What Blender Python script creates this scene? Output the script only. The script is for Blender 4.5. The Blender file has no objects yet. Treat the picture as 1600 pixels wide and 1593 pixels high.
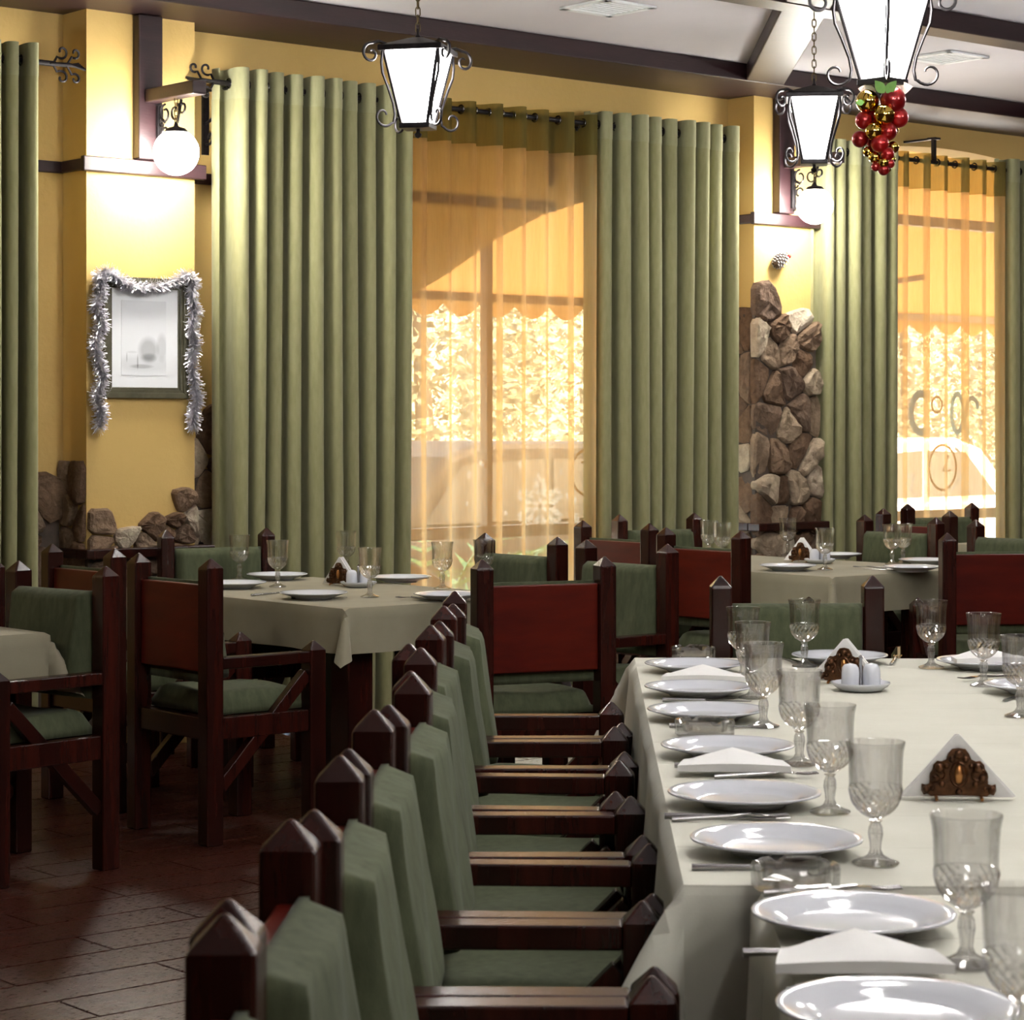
import bpy, bmesh, math, random
from mathutils import Vector, Matrix
random.seed(7)
SC = bpy.context.scene
COL = SC.collection
PI = math.pi
R = math.radians

# ------------------------------------------------------------------ camera
F = 3700.0; CX = 800.0; HY = 664.0; CAMZ = 1.40       # measured: focal length, horizon and eye height
cd = bpy.data.cameras.new('camera')
cam = bpy.data.objects.new('camera', cd); COL.objects.link(cam)
cam.location = (0, 0, CAMZ); cam.rotation_euler = (PI/2, 0, 0)
cd.sensor_width = 36; cd.lens = 36*F/1600
cd.shift_y = -(1593/2-HY)/1600; cd.shift_x = 0
cd.clip_end = 300; cd.clip_start = .05
cd.dof.use_dof = True; cd.dof.focus_distance = 8.0; cd.dof.aperture_fstop = 15
SC.camera = cam

DX0, DZ0 = math.cos(R(40.5)), math.sin(R(40.5))
# ------------------------------------------------------------------ world, sun, exposure
wd = bpy.data.worlds.new('world'); SC.world = wd; wd.use_nodes = True
nt = wd.node_tree; nt.nodes.clear()
wo = nt.nodes.new('ShaderNodeOutputWorld'); bg = nt.nodes.new('ShaderNodeBackground')
sky = nt.nodes.new('ShaderNodeTexSky'); sky.sky_type = 'NISHITA'; sky.sun_disc = False
sky.sun_elevation = R(38); sky.sun_rotation = R(100); sky.air_density = 1.4; sky.dust_density = 4; sky.ozone_density = 1
nt.links.new(sky.outputs[0], bg.inputs[0]); nt.links.new(bg.outputs[0], wo.inputs[0])
bg.inputs[1].default_value = 2.3
sd = bpy.data.lights.new('sun', 'SUN'); sd.energy = 6.0; sd.angle = R(2); sd.color = (1, .93, .82)
sun = bpy.data.objects.new('sun', sd); COL.objects.link(sun)
sun.rotation_euler = Vector((-DZ0*.8+.25, DX0*.8, -1.25)).to_track_quat('-Z','Y').to_euler()   # high, from behind the building
SC.view_settings.view_transform = 'Standard'; SC.view_settings.look = 'None'
SC.view_settings.gamma = 1.0; SC.view_settings.use_curve_mapping = False
SC.view_settings.exposure = 0.0
LAMP = 80.0          # radiance of the lantern panes
GLOBE = 140.0
try:
    SC.cycles.use_denoising = True
    SC.cycles.max_bounces = 12; SC.cycles.transparent_max_bounces = 24
    SC.cycles.transmission_bounces = 10; SC.cycles.glossy_bounces = 4; SC.cycles.diffuse_bounces = 4
    SC.cycles.sample_clamp_indirect = 8.0
    SC.cycles.caustics_reflective = False; SC.cycles.caustics_refractive = False
except Exception: pass

# ------------------------------------------------------------------ frames
PHI = R(40.5)                       # the window wall runs at this angle; local x along it, local y into it
DX, DZ = math.cos(PHI), math.sin(PHI)
def W(s, D, h=0): return Vector((s*DX-D*DZ, s*DZ+D*DX, h))
def zat(u, D): return D/(DX-(u-CX)/F*DZ)
def S(u, D): return zat(u, D)*((u-CX)/F*DX+DZ)          # place along the wall plane at depth D
def H(u, v, D): return CAMZ-(v-HY)/F*zat(u, D)
def at(u, v, h):                                          # point of the level plane at height h
    z = (CAMZ-h)*F/(v-HY)
    return Vector(((u-CX)/F*z, z, h))

# ------------------------------------------------------------------ mesh helpers
class MB:
    def __init__(s): s.v = []; s.f = []
    def add(s, vs, fs):
        b = len(s.v); s.v += [tuple(p) for p in vs]; s.f += [tuple(b+i for i in f) for f in fs]; return s
    def box(s, x0, x1, y0, y1, z0, z1, m=None):
        vs = [Vector((x, y, z)) for z in (z0, z1) for y in (y0, y1) for x in (x0, x1)]
        if m: vs = [m@p for p in vs]
        return s.add(vs, [(0,2,3,1),(4,5,7,6),(0,1,5,4),(2,6,7,3),(0,4,6,2),(1,3,7,5)])
    def hexa(s, a, b):
        n = len(a)
        return s.add(list(a)+list(b), [tuple(range(n-1,-1,-1)), tuple(range(n,2*n))]+[(i,(i+1)%n,n+(i+1)%n,n+i) for i in range(n)])
    def prism(s, poly, z0, z1, m=None):
        a = [Vector((p[0],p[1],z0)) for p in poly]; b = [Vector((p[0],p[1],z1)) for p in poly]
        if m: a = [m@p for p in a]; b = [m@p for p in b]
        return s.hexa(a, b)
    def tube(s, pts, r, n=8, closed=False, taper=None):
        pts = [Vector(p) for p in pts]; N = len(pts); b = len(s.v)
        up = Vector((0,0,1))
        for i, p in enumerate(pts):
            if closed: t = pts[(i+1)%N]-pts[i-1]
            else: t = pts[min(i+1,N-1)]-pts[max(i-1,0)]
            t.normalize()
            if i == 0:
                a = t.orthogonal().normalized()
            else:
                a = (a-t*a.dot(t))
                if a.length < 1e-6: a = t.orthogonal()
                a.normalize()
            c = t.cross(a)
            rr = r if taper is None else r*taper(i/(N-1))
            for k in range(n):
                q = p+(a*math.cos(2*PI*k/n)+c*math.sin(2*PI*k/n))*rr
                s.v.append(tuple(q))
        for i in range(N if closed else N-1):
            j = (i+1)%N
            for k in range(n):
                l = (k+1)%n
                s.f.append((b+i*n+k, b+i*n+l, b+j*n+l, b+j*n+k))
        if not closed:
            s.f.append(tuple(b+k for k in range(n-1,-1,-1))); s.f.append(tuple(b+(N-1)*n+k for k in range(n)))
        return s
    def lathe(s, prof, n=24, c=(0,0,0), fl=None, m=None, cap=True):
        b = len(s.v); c = Vector(c)
        for i, (r, z) in enumerate(prof):
            for k in range(n):
                a = 2*PI*k/n
                rr = r if fl is None else fl(r, z, a, i)
                p = c+Vector((rr*math.cos(a), rr*math.sin(a), z))
                if m: p = m@p
                s.v.append(tuple(p))
        for i in range(len(prof)-1):
            for k in range(n):
                l = (k+1)%n
                s.f.append((b+i*n+k, b+i*n+l, b+(i+1)*n+l, b+(i+1)*n+k))
        if not cap: return s
        if prof[0][0] > 1e-5: s.f.append(tuple(b+k for k in range(n-1,-1,-1)))
        if prof[-1][0] > 1e-5: s.f.append(tuple(b+(len(prof)-1)*n+k for k in range(n)))
        return s
    def sphere(s, c, r, n=14, k=9, sz=1):
        prof = [(max(1e-6, r*math.sin(PI*i/k)), -r*sz*math.cos(PI*i/k)) for i in range(k+1)]
        return s.lathe(prof, n, c)
    def grid(s, fn, nu, nv):
        b = len(s.v)
        for j in range(nv+1):
            for i in range(nu+1): s.v.append(tuple(fn(i/nu, j/nv)))
        for j in range(nv):
            for i in range(nu):
                a = b+j*(nu+1)+i
                s.f.append((a, a+1, a+nu+2, a+nu+1))
        return s
    def mesh(s, name, mat, smooth=None):
        me = bpy.data.meshes.new(name); me.from_pydata(s.v, [], s.f); me.update()
        if mat: me.materials.append(mat)
        if smooth is not None:
            me.shade_smooth()
            if smooth < 180: me.set_sharp_from_angle(angle=R(smooth))
        return me
    def build(s, name, mat, parent=None, smooth=None, bevel=0, subsurf=0, loc=None, rot=None):
        return link(name, s.mesh(name, mat, smooth), parent, bevel, subsurf, loc, rot)
def link(name, me, parent=None, bevel=0, subsurf=0, loc=None, rot=None):
    o = bpy.data.objects.new(name, me); COL.objects.link(o)
    if parent: o.parent = parent
    if loc: o.location = loc
    if rot: o.rotation_euler = rot
    if bevel:
        b = o.modifiers.new('bevel','BEVEL'); b.width = bevel; b.segments = 2; b.limit_method = 'ANGLE'; b.angle_limit = R(40)
    if subsurf:
        b = o.modifiers.new('sub','SUBSURF'); b.levels = subsurf; b.render_levels = subsurf
    return o
def tag(o, label, cat, group=None, kind=None):
    if label: o['label'] = label
    if cat: o['category'] = cat
    if group: o['group'] = group
    if kind: o['kind'] = kind
    return o
def struct(o, label=None):
    o['kind'] = 'structure'
    if label: o['label'] = label
    return o
def empty(name, loc=(0,0,0), rz=0):
    o = bpy.data.objects.new(name, None); COL.objects.link(o); o.location = loc; o.rotation_euler = (0,0,rz); o.empty_display_size = .05
    return o
KIDS = {}
def copy_tree(o, parent=None):
    c = o.copy(); COL.objects.link(c); c.parent = parent
    for ch in KIDS.setdefault(o.name, [k for k in bpy.data.objects if k.parent == o]): copy_tree(ch, c)
    return c
def spiral(c, r0, r1, a0, a1, n=14):
    return [(c[0]+(r0+(r1-r0)*i/n)*math.cos(a0+(a1-a0)*i/n), c[1]+(r0+(r1-r0)*i/n)*math.sin(a0+(a1-a0)*i/n)) for i in range(n+1)]

# ------------------------------------------------------------------ materials
def nodes(name):
    m = bpy.data.materials.new(name); m.use_nodes = True
    return m, m.node_tree, m.node_tree.nodes['Principled BSDF']
def N(t, kind, **kw):
    n = t.nodes.new(kind)
    for k, v in kw.items():
        if k.startswith('i_'): n.inputs[k[2:].replace('_',' ')].default_value = v
        else: setattr(n, k, v)
    return n
def ramp(t, stops):
    n = t.nodes.new('ShaderNodeValToRGB'); e = n.color_ramp.elements
    while len(e) < len(stops): e.new(.5)
    for i, (p, c) in enumerate(stops): e[i].position = p; e[i].color = (*c, 1)
    return n
def coords(t, kind='Object', scale=(1,1,1)):
    tc = t.nodes.new('ShaderNodeTexCoord'); mp = t.nodes.new('ShaderNodeMapping'); mp.inputs['Scale'].default_value = scale
    t.links.new(tc.outputs[kind], mp.inputs[0]); return mp.outputs[0]
def bumpn(t, b, h, strength, dist=.01):
    bn = N(t, 'ShaderNodeBump'); bn.inputs['Strength'].default_value = strength; bn.inputs['Distance'].default_value = dist
    t.links.new(h, bn.inputs['Height']); t.links.new(bn.outputs[0], b.inputs['Normal']); return bn
def mat(name, c1, c2=None, rough=.5, scale=8, stretch=(1,1,1), detail=4, metal=0, bump=0, bscale=None, spec=.5, sheen=0, dist=.01, coat=0, rnd=0):
    m, t, b = nodes(name)
    b.inputs['Roughness'].default_value = rough; b.inputs['Metallic'].default_value = metal
    b.inputs['Specular IOR Level'].default_value = spec
    if coat: b.inputs['Coat Weight'].default_value = coat; b.inputs['Coat Roughness'].default_value = .12
    if sheen: b.inputs['Sheen Weight'].default_value = sheen
    co = coords(t, 'Object', stretch)
    nz = N(t, 'ShaderNodeTexNoise', i_Scale=scale, i_Detail=detail, i_Roughness=.6); t.links.new(co, nz.inputs[0])
    rp = ramp(t, [(.3, c1), (.7, c2 or c1)]); t.links.new(nz.outputs[0], rp.inputs[0])
    last = rp.outputs[0]
    if rnd:
        oi = N(t, 'ShaderNodeObjectInfo'); mr = N(t, 'ShaderNodeMapRange'); mr.inputs[3].default_value = 1-rnd; mr.inputs[4].default_value = 1+rnd
        t.links.new(oi.outputs['Random'], mr.inputs[0])
        hs = N(t, 'ShaderNodeHueSaturation'); t.links.new(mr.outputs[0], hs.inputs['Value']); t.links.new(last, hs.inputs['Color']); last = hs.outputs[0]
    t.links.new(last, b.inputs['Base Color'])
    if bump:
        n2 = N(t, 'ShaderNodeTexNoise', i_Scale=bscale or scale*4, i_Detail=3); t.links.new(co, n2.inputs[0])
        bumpn(t, b, n2.outputs[0], bump, dist)
    return m
M = {}
M['wood'] = mat('mahogany', (.011,.0030,.0022), (.038,.0068,.0040), rough=.25, scale=3, stretch=(9,9,.9), detail=6, bump=.05, bscale=30, spec=.4, rnd=.25)
M['wood_panel'] = mat('mahogany_panel', (.050,.0035,.0018), (.125,.011,.004), rough=.36, scale=2.2, stretch=(1.2,5,5), detail=5, bump=.04, bscale=20, spec=.3, rnd=.22)
M['beam'] = mat('dark_beam', (.013,.0042,.006), (.028,.009,.011), rough=.45, scale=3, stretch=(1,8,8), detail=6, bump=.08, bscale=20)
M['plaster'] = mat('yellow_plaster', (.56,.38,.125), (.62,.43,.155), rough=.75, scale=1.3, bump=.25, bscale=38, dist=.006, spec=.3)
M['low_bounce'] = mat('low_bounce_brown', (.055,.022,.012), (.09,.036,.02), rough=.5, scale=4, stretch=(6,6,1))  # dark finish invented for the unseen walls, to lower the bounced light
M['ceil'] = mat('ceiling_paint', (.60,.575,.60), (.64,.61,.63), rough=.85, scale=2)
M['green'] = mat('green_velour', (.052,.061,.032), (.084,.097,.053), rough=.9, scale=14, stretch=(3,3,1), bump=.15, bscale=160, sheen=.05, spec=.2, dist=.004, rnd=.15)
M['pale_cloth'] = mat('pale_linen', (.585,.575,.485), (.645,.635,.545), rough=.8, scale=5, bump=.12, bscale=300, dist=.002, sheen=.1)
M['cloth'] = mat('olive_linen', (.235,.212,.140), (.285,.258,.178), rough=.8, scale=5, bump=.12, bscale=300, dist=.002, sheen=.1)
M['iron'] = mat('wrought_iron', (.012,.010,.012), (.03,.026,.028), rough=.42, scale=40, metal=.6, bump=.1, bscale=120, dist=.002)
M['chain'] = mat('brass_chain', (.10,.075,.035), (.16,.12,.06), rough=.35, scale=40, metal=.9)
M['porcelain'] = mat('porcelain', (.66,.68,.735), (.68,.70,.75), rough=.09, scale=3)
M['napkin'] = mat('white_napkin', (.86,.855,.84), (.90,.895,.88), rough=.85, scale=20, bump=.08, bscale=200, dist=.002)
M['steel'] = mat('steel', (.30,.29,.29), (.42,.41,.41), rough=.16, scale=6, metal=1)
_t = M['pale_cloth'].node_tree; _b = _t.nodes['Principled BSDF']            # ironed fold lines across the cloth
_tc = N(_t,'ShaderNodeTexCoord'); _s = N(_t,'ShaderNodeSeparateXYZ'); _t.links.new(_tc.outputs['Object'], _s.inputs[0])
_p = N(_t,'ShaderNodeMath',operation='PINGPONG'); _p.inputs[1].default_value = .155; _t.links.new(_s.outputs[1], _p.inputs[0])
_m = N(_t,'ShaderNodeMapRange'); _m.inputs[1].default_value = 0; _m.inputs[2].default_value = .006; _t.links.new(_p.outputs[0], _m.inputs[0])
_n = N(_t,'ShaderNodeBump'); _n.inputs['Strength'].default_value = .6; _n.inputs['Distance'].default_value = .003
_t.links.new(_m.outputs[0], _n.inputs['Height']); _t.links.new(_b.inputs['Normal'].links[0].from_socket, _n.inputs['Normal']); _t.links.new(_n.outputs[0], _b.inputs['Normal'])
M['bronze'] = mat('old_bronze', (.035,.014,.006), (.13,.055,.022), rough=.36, scale=60, metal=.75, bump=.4, bscale=140, dist=.003)
M['copper'] = mat('copper', (.42,.19,.06), (.55,.27,.10), rough=.28, scale=20, metal=.9)
M['grout'] = mat('floor_grout', (.085,.040,.024), (.13,.065,.04), rough=.5, scale=9)
M['frame'] = mat('olive_frame', (.05,.047,.025), (.10,.092,.055), rough=.32, scale=6, stretch=(3,3,3), coat=.3)
M['mat_board'] = mat('mat_board', (.82,.84,.87), (.84,.86,.88), rough=.7)
M['silver'] = mat('silver_tinsel', (.62,.60,.68), (.90,.88,.94), rough=.3, scale=90, metal=.6)
M['red'] = mat('red_bauble', (.26,.004,.006), (.36,.007,.007), rough=.3, scale=4, metal=.55, coat=.5, rnd=.25)
M['gold'] = mat('gold_bauble', (.62,.40,.06), (.75,.50,.10), rough=.07, scale=4, metal=1)
M['leaf'] = mat('green_leaf', (.10,.30,.05), (.25,.42,.10), rough=.5, scale=15)
M['ribbon'] = mat('pale_ribbon', (.70,.50,.42), (.78,.62,.55), rough=.4, scale=12)
M['cone'] = mat('pine_cone', (.05,.035,.03), (.12,.08,.06), rough=.6, scale=30)
M['wframe'] = mat('window_frame', (.10,.045,.018), (.15,.07,.03), rough=.4, scale=5, stretch=(6,6,1))
M['grommet'] = mat('grommet_metal', (.10,.09,.09), (.2,.19,.19), rough=.25, metal=1)
M['pave'] = mat('pavement', (.50,.47,.42), (.62,.58,.52), rough=.85, scale=3)
M['bark'] = mat('bark', (.10,.07,.05), (.20,.15,.10), rough=.9, scale=12)
M['foliage'] = mat('foliage', (.24,.215,.12), (.36,.315,.19), rough=.6, scale=2, rnd=.2)
M['carbrown'] = mat('car_paint_brown', (.030,.022,.016), (.036,.027,.02), rough=.6, spec=.2)
M['carwhite'] = mat('car_paint_white', (.75,.75,.74), (.78,.78,.77), rough=.25, coat=.8)
M['carglass'] = mat('car_window', (.05,.05,.05), (.07,.07,.07), rough=.08)
M['rubber'] = mat('rubber', (.02,.02,.02), (.03,.03,.03), rough=.8)
M['wicker'] = mat('brown_wood', (.13,.05,.02), (.22,.09,.035), rough=.5, scale=6)
M['vent'] = mat('vent_white', (.72,.75,.76), (.78,.80,.80), rough=.5)
M['house'] = mat('pale_render', (.34,.29,.21), (.40,.34,.25), rough=.9)

def fabric(name, c1, c2, weave=420):
    m, t, b = nodes(name); b.inputs['Roughness'].default_value = .9; b.inputs['Specular IOR Level'].default_value = .2
    b.inputs['Sheen Weight'].default_value = .15
    co = coords(t, 'Object', (1,1,.25))
    nz = N(t, 'ShaderNodeTexNoise', i_Scale=60, i_Detail=4); t.links.new(co, nz.inputs[0])
    rp = ramp(t, [(.3, c1), (.7, c2)]); t.links.new(nz.outputs[0], rp.inputs[0]); t.links.new(rp.outputs[0], b.inputs['Base Color'])
    n2 = N(t, 'ShaderNodeTexNoise', i_Scale=weave, i_Detail=2); t.links.new(co, n2.inputs[0]); bumpn(t, b, n2.outputs[0], .2, .003)
    return m
M['curtain'] = fabric('sage_curtain', (.245,.240,.115), (.295,.285,.148))
M['curtain_top'] = fabric('sage_curtain_heading', (.27,.268,.142), (.315,.31,.175))

def sheer(name, tcol, dcol, k, dshare=.45):
    m = bpy.data.materials.new(name); m.use_nodes = True; t = m.node_tree; t.nodes.clear()
    out = N(t, 'ShaderNodeOutputMaterial'); tr = N(t, 'ShaderNodeBsdfTransparent'); tr.inputs[0].default_value = (*tcol,1)
    tl = N(t, 'ShaderNodeBsdfTranslucent'); df = N(t, 'ShaderNodeBsdfDiffuse')
    co = coords(t, 'Object', (1,1,.1)); nz = N(t, 'ShaderNodeTexNoise', i_Scale=90, i_Detail=2); t.links.new(co, nz.inputs[0])
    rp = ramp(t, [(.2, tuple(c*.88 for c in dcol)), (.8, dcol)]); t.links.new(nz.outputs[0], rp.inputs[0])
    t.links.new(rp.outputs[0], tl.inputs[0]); t.links.new(rp.outputs[0], df.inputs[0])
    m1 = N(t, 'ShaderNodeMixShader'); m1.inputs[0].default_value = dshare; t.links.new(tl.outputs[0], m1.inputs[1]); t.links.new(df.outputs[0], m1.inputs[2])
    m2 = N(t, 'ShaderNodeMixShader'); m2.inputs[0].default_value = k; t.links.new(tr.outputs[0], m2.inputs[1]); t.links.new(m1.outputs[0], m2.inputs[2])
    t.links.new(m2.outputs[0], out.inputs[0]); return m
M['sheer'] = sheer('amber_voile', (1,.91,.73), (.86,.62,.33), .43, .14)
M['awning'] = sheer('awning_fabric', (1,1,1), (.80,.55,.27), 1.0)
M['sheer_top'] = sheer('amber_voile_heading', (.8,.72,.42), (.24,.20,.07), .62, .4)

M['frost'] = sheer('frost_white', (1,1,1), (.92,.92,.92), .9)
M['bluefrost'] = sheer('blue_window_paint', (.45,.75,.85), (.45,.70,.78), .5)
M['ochreline'] = sheer('ochre_window_paint', (.6,.42,.22), (.50,.32,.12), .5)
def schlick(t, f0):           # reflectance of clear glass, the same from both sides
    lw = N(t, 'ShaderNodeLayerWeight'); lw.inputs[0].default_value = .5
    p = N(t, 'ShaderNodeMath', operation='POWER'); p.inputs[1].default_value = 5; t.links.new(lw.outputs['Facing'], p.inputs[0])
    m = N(t, 'ShaderNodeMath', operation='MULTIPLY_ADD'); m.inputs[1].default_value = 1-f0; m.inputs[2].default_value = f0; t.links.new(p.outputs[0], m.inputs[0])
    return m.outputs[0]
def clear(name, tint, gl, ior=1.45, rough=0, mixt=.3):
    m = bpy.data.materials.new(name); m.use_nodes = True; t = m.node_tree; t.nodes.clear()
    out = N(t, 'ShaderNodeOutputMaterial'); tr = N(t, 'ShaderNodeBsdfTransparent'); tr.inputs[0].default_value = (*tint,1)
    if gl == 'pane':
        g = N(t, 'ShaderNodeBsdfGlossy'); g.inputs['Roughness'].default_value = .02
        fr = schlick(t, .04)
        mx = N(t, 'ShaderNodeMixShader'); t.links.new(fr, mx.inputs[0]); t.links.new(tr.outputs[0], mx.inputs[1]); t.links.new(g.outputs[0], mx.inputs[2])
    else:
        g = N(t, 'ShaderNodeBsdfGlass'); g.inputs['IOR'].default_value = ior; g.inputs['Roughness'].default_value = rough; g.inputs[0].default_value = (*tint,1)
        mx = N(t, 'ShaderNodeMixShader'); mx.inputs[0].default_value = mixt; t.links.new(g.outputs[0], mx.inputs[1]); t.links.new(tr.outputs[0], mx.inputs[2])
    t.links.new(mx.outputs[0], out.inputs[0]); return m
M['pane'] = clear('window_glass', (.97,.98,.97), 'pane')
def crystal():
    m = bpy.data.materials.new('crystal_glass'); m.use_nodes = True; t = m.node_tree; t.nodes.clear()
    out = N(t, 'ShaderNodeOutputMaterial'); tr = N(t, 'ShaderNodeBsdfTransparent'); g = N(t, 'ShaderNodeBsdfGlossy'); g.inputs['Roughness'].default_value = .03
    gl = N(t, 'ShaderNodeBsdfGlass'); gl.inputs['IOR'].default_value = 1.35
    fr = schlick(t, .055)
    m1 = N(t, 'ShaderNodeMixShader'); t.links.new(fr, m1.inputs[0]); t.links.new(tr.outputs[0], m1.inputs[1]); t.links.new(g.outputs[0], m1.inputs[2])
    m2 = N(t, 'ShaderNodeMixShader'); m2.inputs[0].default_value = .22; t.links.new(m1.outputs[0], m2.inputs[1]); t.links.new(gl.outputs[0], m2.inputs[2])
    t.links.new(m2.outputs[0], out.inputs[0]); return m
M['crystal'] = crystal()
def cut_crystal():
    m = bpy.data.materials.new('cut_crystal'); m.use_nodes = True; t = m.node_tree; t.nodes.clear()
    out = N(t, 'ShaderNodeOutputMaterial'); tr = N(t, 'ShaderNodeBsdfTransparent'); g = N(t, 'ShaderNodeBsdfGlossy'); g.inputs['Roughness'].default_value = .05
    gl = N(t, 'ShaderNodeBsdfGlass'); gl.inputs['IOR'].default_value = 1.3
    m1 = N(t, 'ShaderNodeMixShader'); t.links.new(schlick(t, .28), m1.inputs[0]); t.links.new(tr.outputs[0], m1.inputs[1]); t.links.new(g.outputs[0], m1.inputs[2])
    m2 = N(t, 'ShaderNodeMixShader'); m2.inputs[0].default_value = .3; t.links.new(m1.outputs[0], m2.inputs[1]); t.links.new(gl.outputs[0], m2.inputs[2])
    t.links.new(m2.outputs[0], out.inputs[0]); return m
M['cut'] = cut_crystal()

def glow(name, col, k):
    m = bpy.data.materials.new(name); m.use_nodes = True; t = m.node_tree; t.nodes.clear()
    out = N(t, 'ShaderNodeOutputMaterial'); e = N(t, 'ShaderNodeEmission'); e.inputs[0].default_value = (*col,1); e.inputs[1].default_value = k
    t.links.new(e.outputs[0], out.inputs[0]); return m
M['lamp'] = glow('lit_frosted_glass', (1,.97,.93), LAMP)
M['globe'] = glow('lit_opal_globe', (1,.955,.87), GLOBE)

def stone_mat():
    m, t, b = nodes('field_stone'); b.inputs['Roughness'].default_value = .85; b.inputs['Specular IOR Level'].default_value = .25
    oi = N(t, 'ShaderNodeObjectInfo'); rp = ramp(t, [(0,(.13,.074,.042)),(.25,(.22,.135,.082)),(.45,(.33,.225,.145)),(.62,(.20,.13,.09)),(.78,(.40,.29,.19)),(.9,(.55,.44,.31)),(1,(.68,.59,.46))])
    t.links.new(oi.outputs['Random'], rp.inputs[0])
    co = coords(t, 'Object'); nz = N(t, 'ShaderNodeTexNoise', i_Scale=14, i_Detail=8, i_Roughness=.75); t.links.new(co, nz.inputs[0])
    mx = N(t, 'ShaderNodeMix', data_type='RGBA', blend_type='OVERLAY'); mx.inputs[0].default_value = .95
    t.links.new(rp.outputs[0], mx.inputs[6]); t.links.new(nz.outputs[0], mx.inputs[7]); t.links.new(mx.outputs[2], b.inputs['Base Color'])
    n2 = N(t, 'ShaderNodeTexNoise', i_Scale=17, i_Detail=8, i_Roughness=.7); t.links.new(co, n2.inputs[0]); bumpn(t, b, n2.outputs[0], 1.0, .045)
    return m
M['stone'] = stone_mat()
M['mortar'] = mat('mortar', (.06,.045,.035), (.11,.08,.06), rough=.9, scale=20)

def tile_mat():
    m, t, b = nodes('plank_tile'); b.inputs['Roughness'].default_value = .3
    oi = N(t, 'ShaderNodeObjectInfo')
    co = coords(t, 'Object', (1.5,9,1))
    ad = N(t, 'ShaderNodeVectorMath', operation='ADD'); t.links.new(co, ad.inputs[0])
    cm = N(t, 'ShaderNodeCombineXYZ'); mt = N(t, 'ShaderNodeMath', operation='MULTIPLY'); mt.inputs[1].default_value = 40
    t.links.new(oi.outputs['Random'], mt.inputs[0]); t.links.new(mt.outputs[0], cm.inputs[0]); t.links.new(mt.outputs[0], cm.inputs[1]); t.links.new(cm.outputs[0], ad.inputs[1])
    nz = N(t, 'ShaderNodeTexNoise', i_Scale=4, i_Detail=7, i_Roughness=.65); t.links.new(ad.outputs[0], nz.inputs[0])
    rp = ramp(t, [(.25,(.020,.0048,.0028)),(.55,(.054,.0130,.0068)),(.8,(.090,.023,.0115))]); t.links.new(nz.outputs[0], rp.inputs[0])
    t.links.new(rp.outputs[0], b.inputs['Base Color'])
    n2 = N(t, 'ShaderNodeTexNoise', i_Scale=26, i_Detail=5); t.links.new(ad.outputs[0], n2.inputs[0])
    mr = N(t, 'ShaderNodeMapRange'); mr.inputs[3].default_value = .12; mr.inputs[4].default_value = .48; t.links.new(n2.outputs[0], mr.inputs[0]); t.links.new(mr.outputs[0], b.inputs['Roughness'])
    bumpn(t, b, n2.outputs[0], .25, .004)
    return m
M['tile'] = tile_mat()

def print_mat():     # a faint grey photograph of a seated shape in fog
    m, t, b = nodes('foggy_print'); b.inputs['Roughness'].default_value = .35
    tc = N(t, 'ShaderNodeTexCoord'); sp = N(t, 'ShaderNodeSeparateXYZ'); t.links.new(tc.outputs['Generated'], sp.inputs[0])
    def blob(cx, cz, rx, rz, k):
        a = N(t,'ShaderNodeMath',operation='SUBTRACT'); a.inputs[1].default_value = cx; t.links.new(sp.outputs[0], a.inputs[0])
        a2 = N(t,'ShaderNodeMath',operation='DIVIDE'); a2.inputs[1].default_value = rx; t.links.new(a.outputs[0], a2.inputs[0])
        c = N(t,'ShaderNodeMath',operation='SUBTRACT'); c.inputs[1].default_value = cz; t.links.new(sp.outputs[2], c.inputs[0])
        c2 = N(t,'ShaderNodeMath',operation='DIVIDE'); c2.inputs[1].default_value = rz; t.links.new(c.outputs[0], c2.inputs[0])
        cb = N(t,'ShaderNodeCombineXYZ'); t.links.new(a2.outputs[0], cb.inputs[0]); t.links.new(c2.outputs[0], cb.inputs[1])
        ln = N(t,'ShaderNodeVectorMath',operation='LENGTH'); t.links.new(cb.outputs[0], ln.inputs[0])
        mr = N(t,'ShaderNodeMapRange'); mr.inputs[1].default_value = .55; mr.inputs[2].default_value = 1; mr.inputs[3].default_value = k; mr.inputs[4].default_value = 0
        t.links.new(ln.outputs['Value'], mr.inputs[0]); return mr.outputs[0]
    tot = None
    for q in [(.60,.34,.26,.20,.34),(.62,.24,.20,.07,.18),(.90,.38,.14,.22,.20),(.45,.12,.30,.035,.26),(.36,.18,.018,.12,.34),(.12,.24,.014,.08,.3),(.5,.98,.9,.25,.10),(.5,.15,.9,.14,.12),(.24,.31,.14,.018,.12)]:
        o = blob(*q)
        if tot is None: tot = o
        else:
            ad = N(t,'ShaderNodeMath',operation='ADD'); t.links.new(tot, ad.inputs[0]); t.links.new(o, ad.inputs[1]); tot = ad.outputs[0]
    rp = ramp(t, [(0,(.80,.82,.85)),(.8,(.12,.125,.13))]); t.links.new(tot, rp.inputs[0]); t.links.new(rp.outputs[0], b.inputs['Base Color'])
    return m
M['print'] = print_mat()
# ------------------------------------------------------------------ room shell
DW, DP, DC = 9.08, 8.88, 8.86        # wall face, pilaster face, curtain line
CEIL, SOFF = 3.27, 3.18
S0, S1, DB = -3.5, 15.0, -2.5
def wobj(name, mb, m, parent=None, **kw):        # a mesh given in wall coordinates (s, D, h)
    o = mb.build(name, m, parent, **kw)
    if not parent: o.rotation_euler = (0,0,PHI)
    return o
fl = struct(wobj('floor', MB().box(S0,S1,DB,DW,-.12,-.004), M['grout']), 'dark brown wood-look tiled floor')
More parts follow.
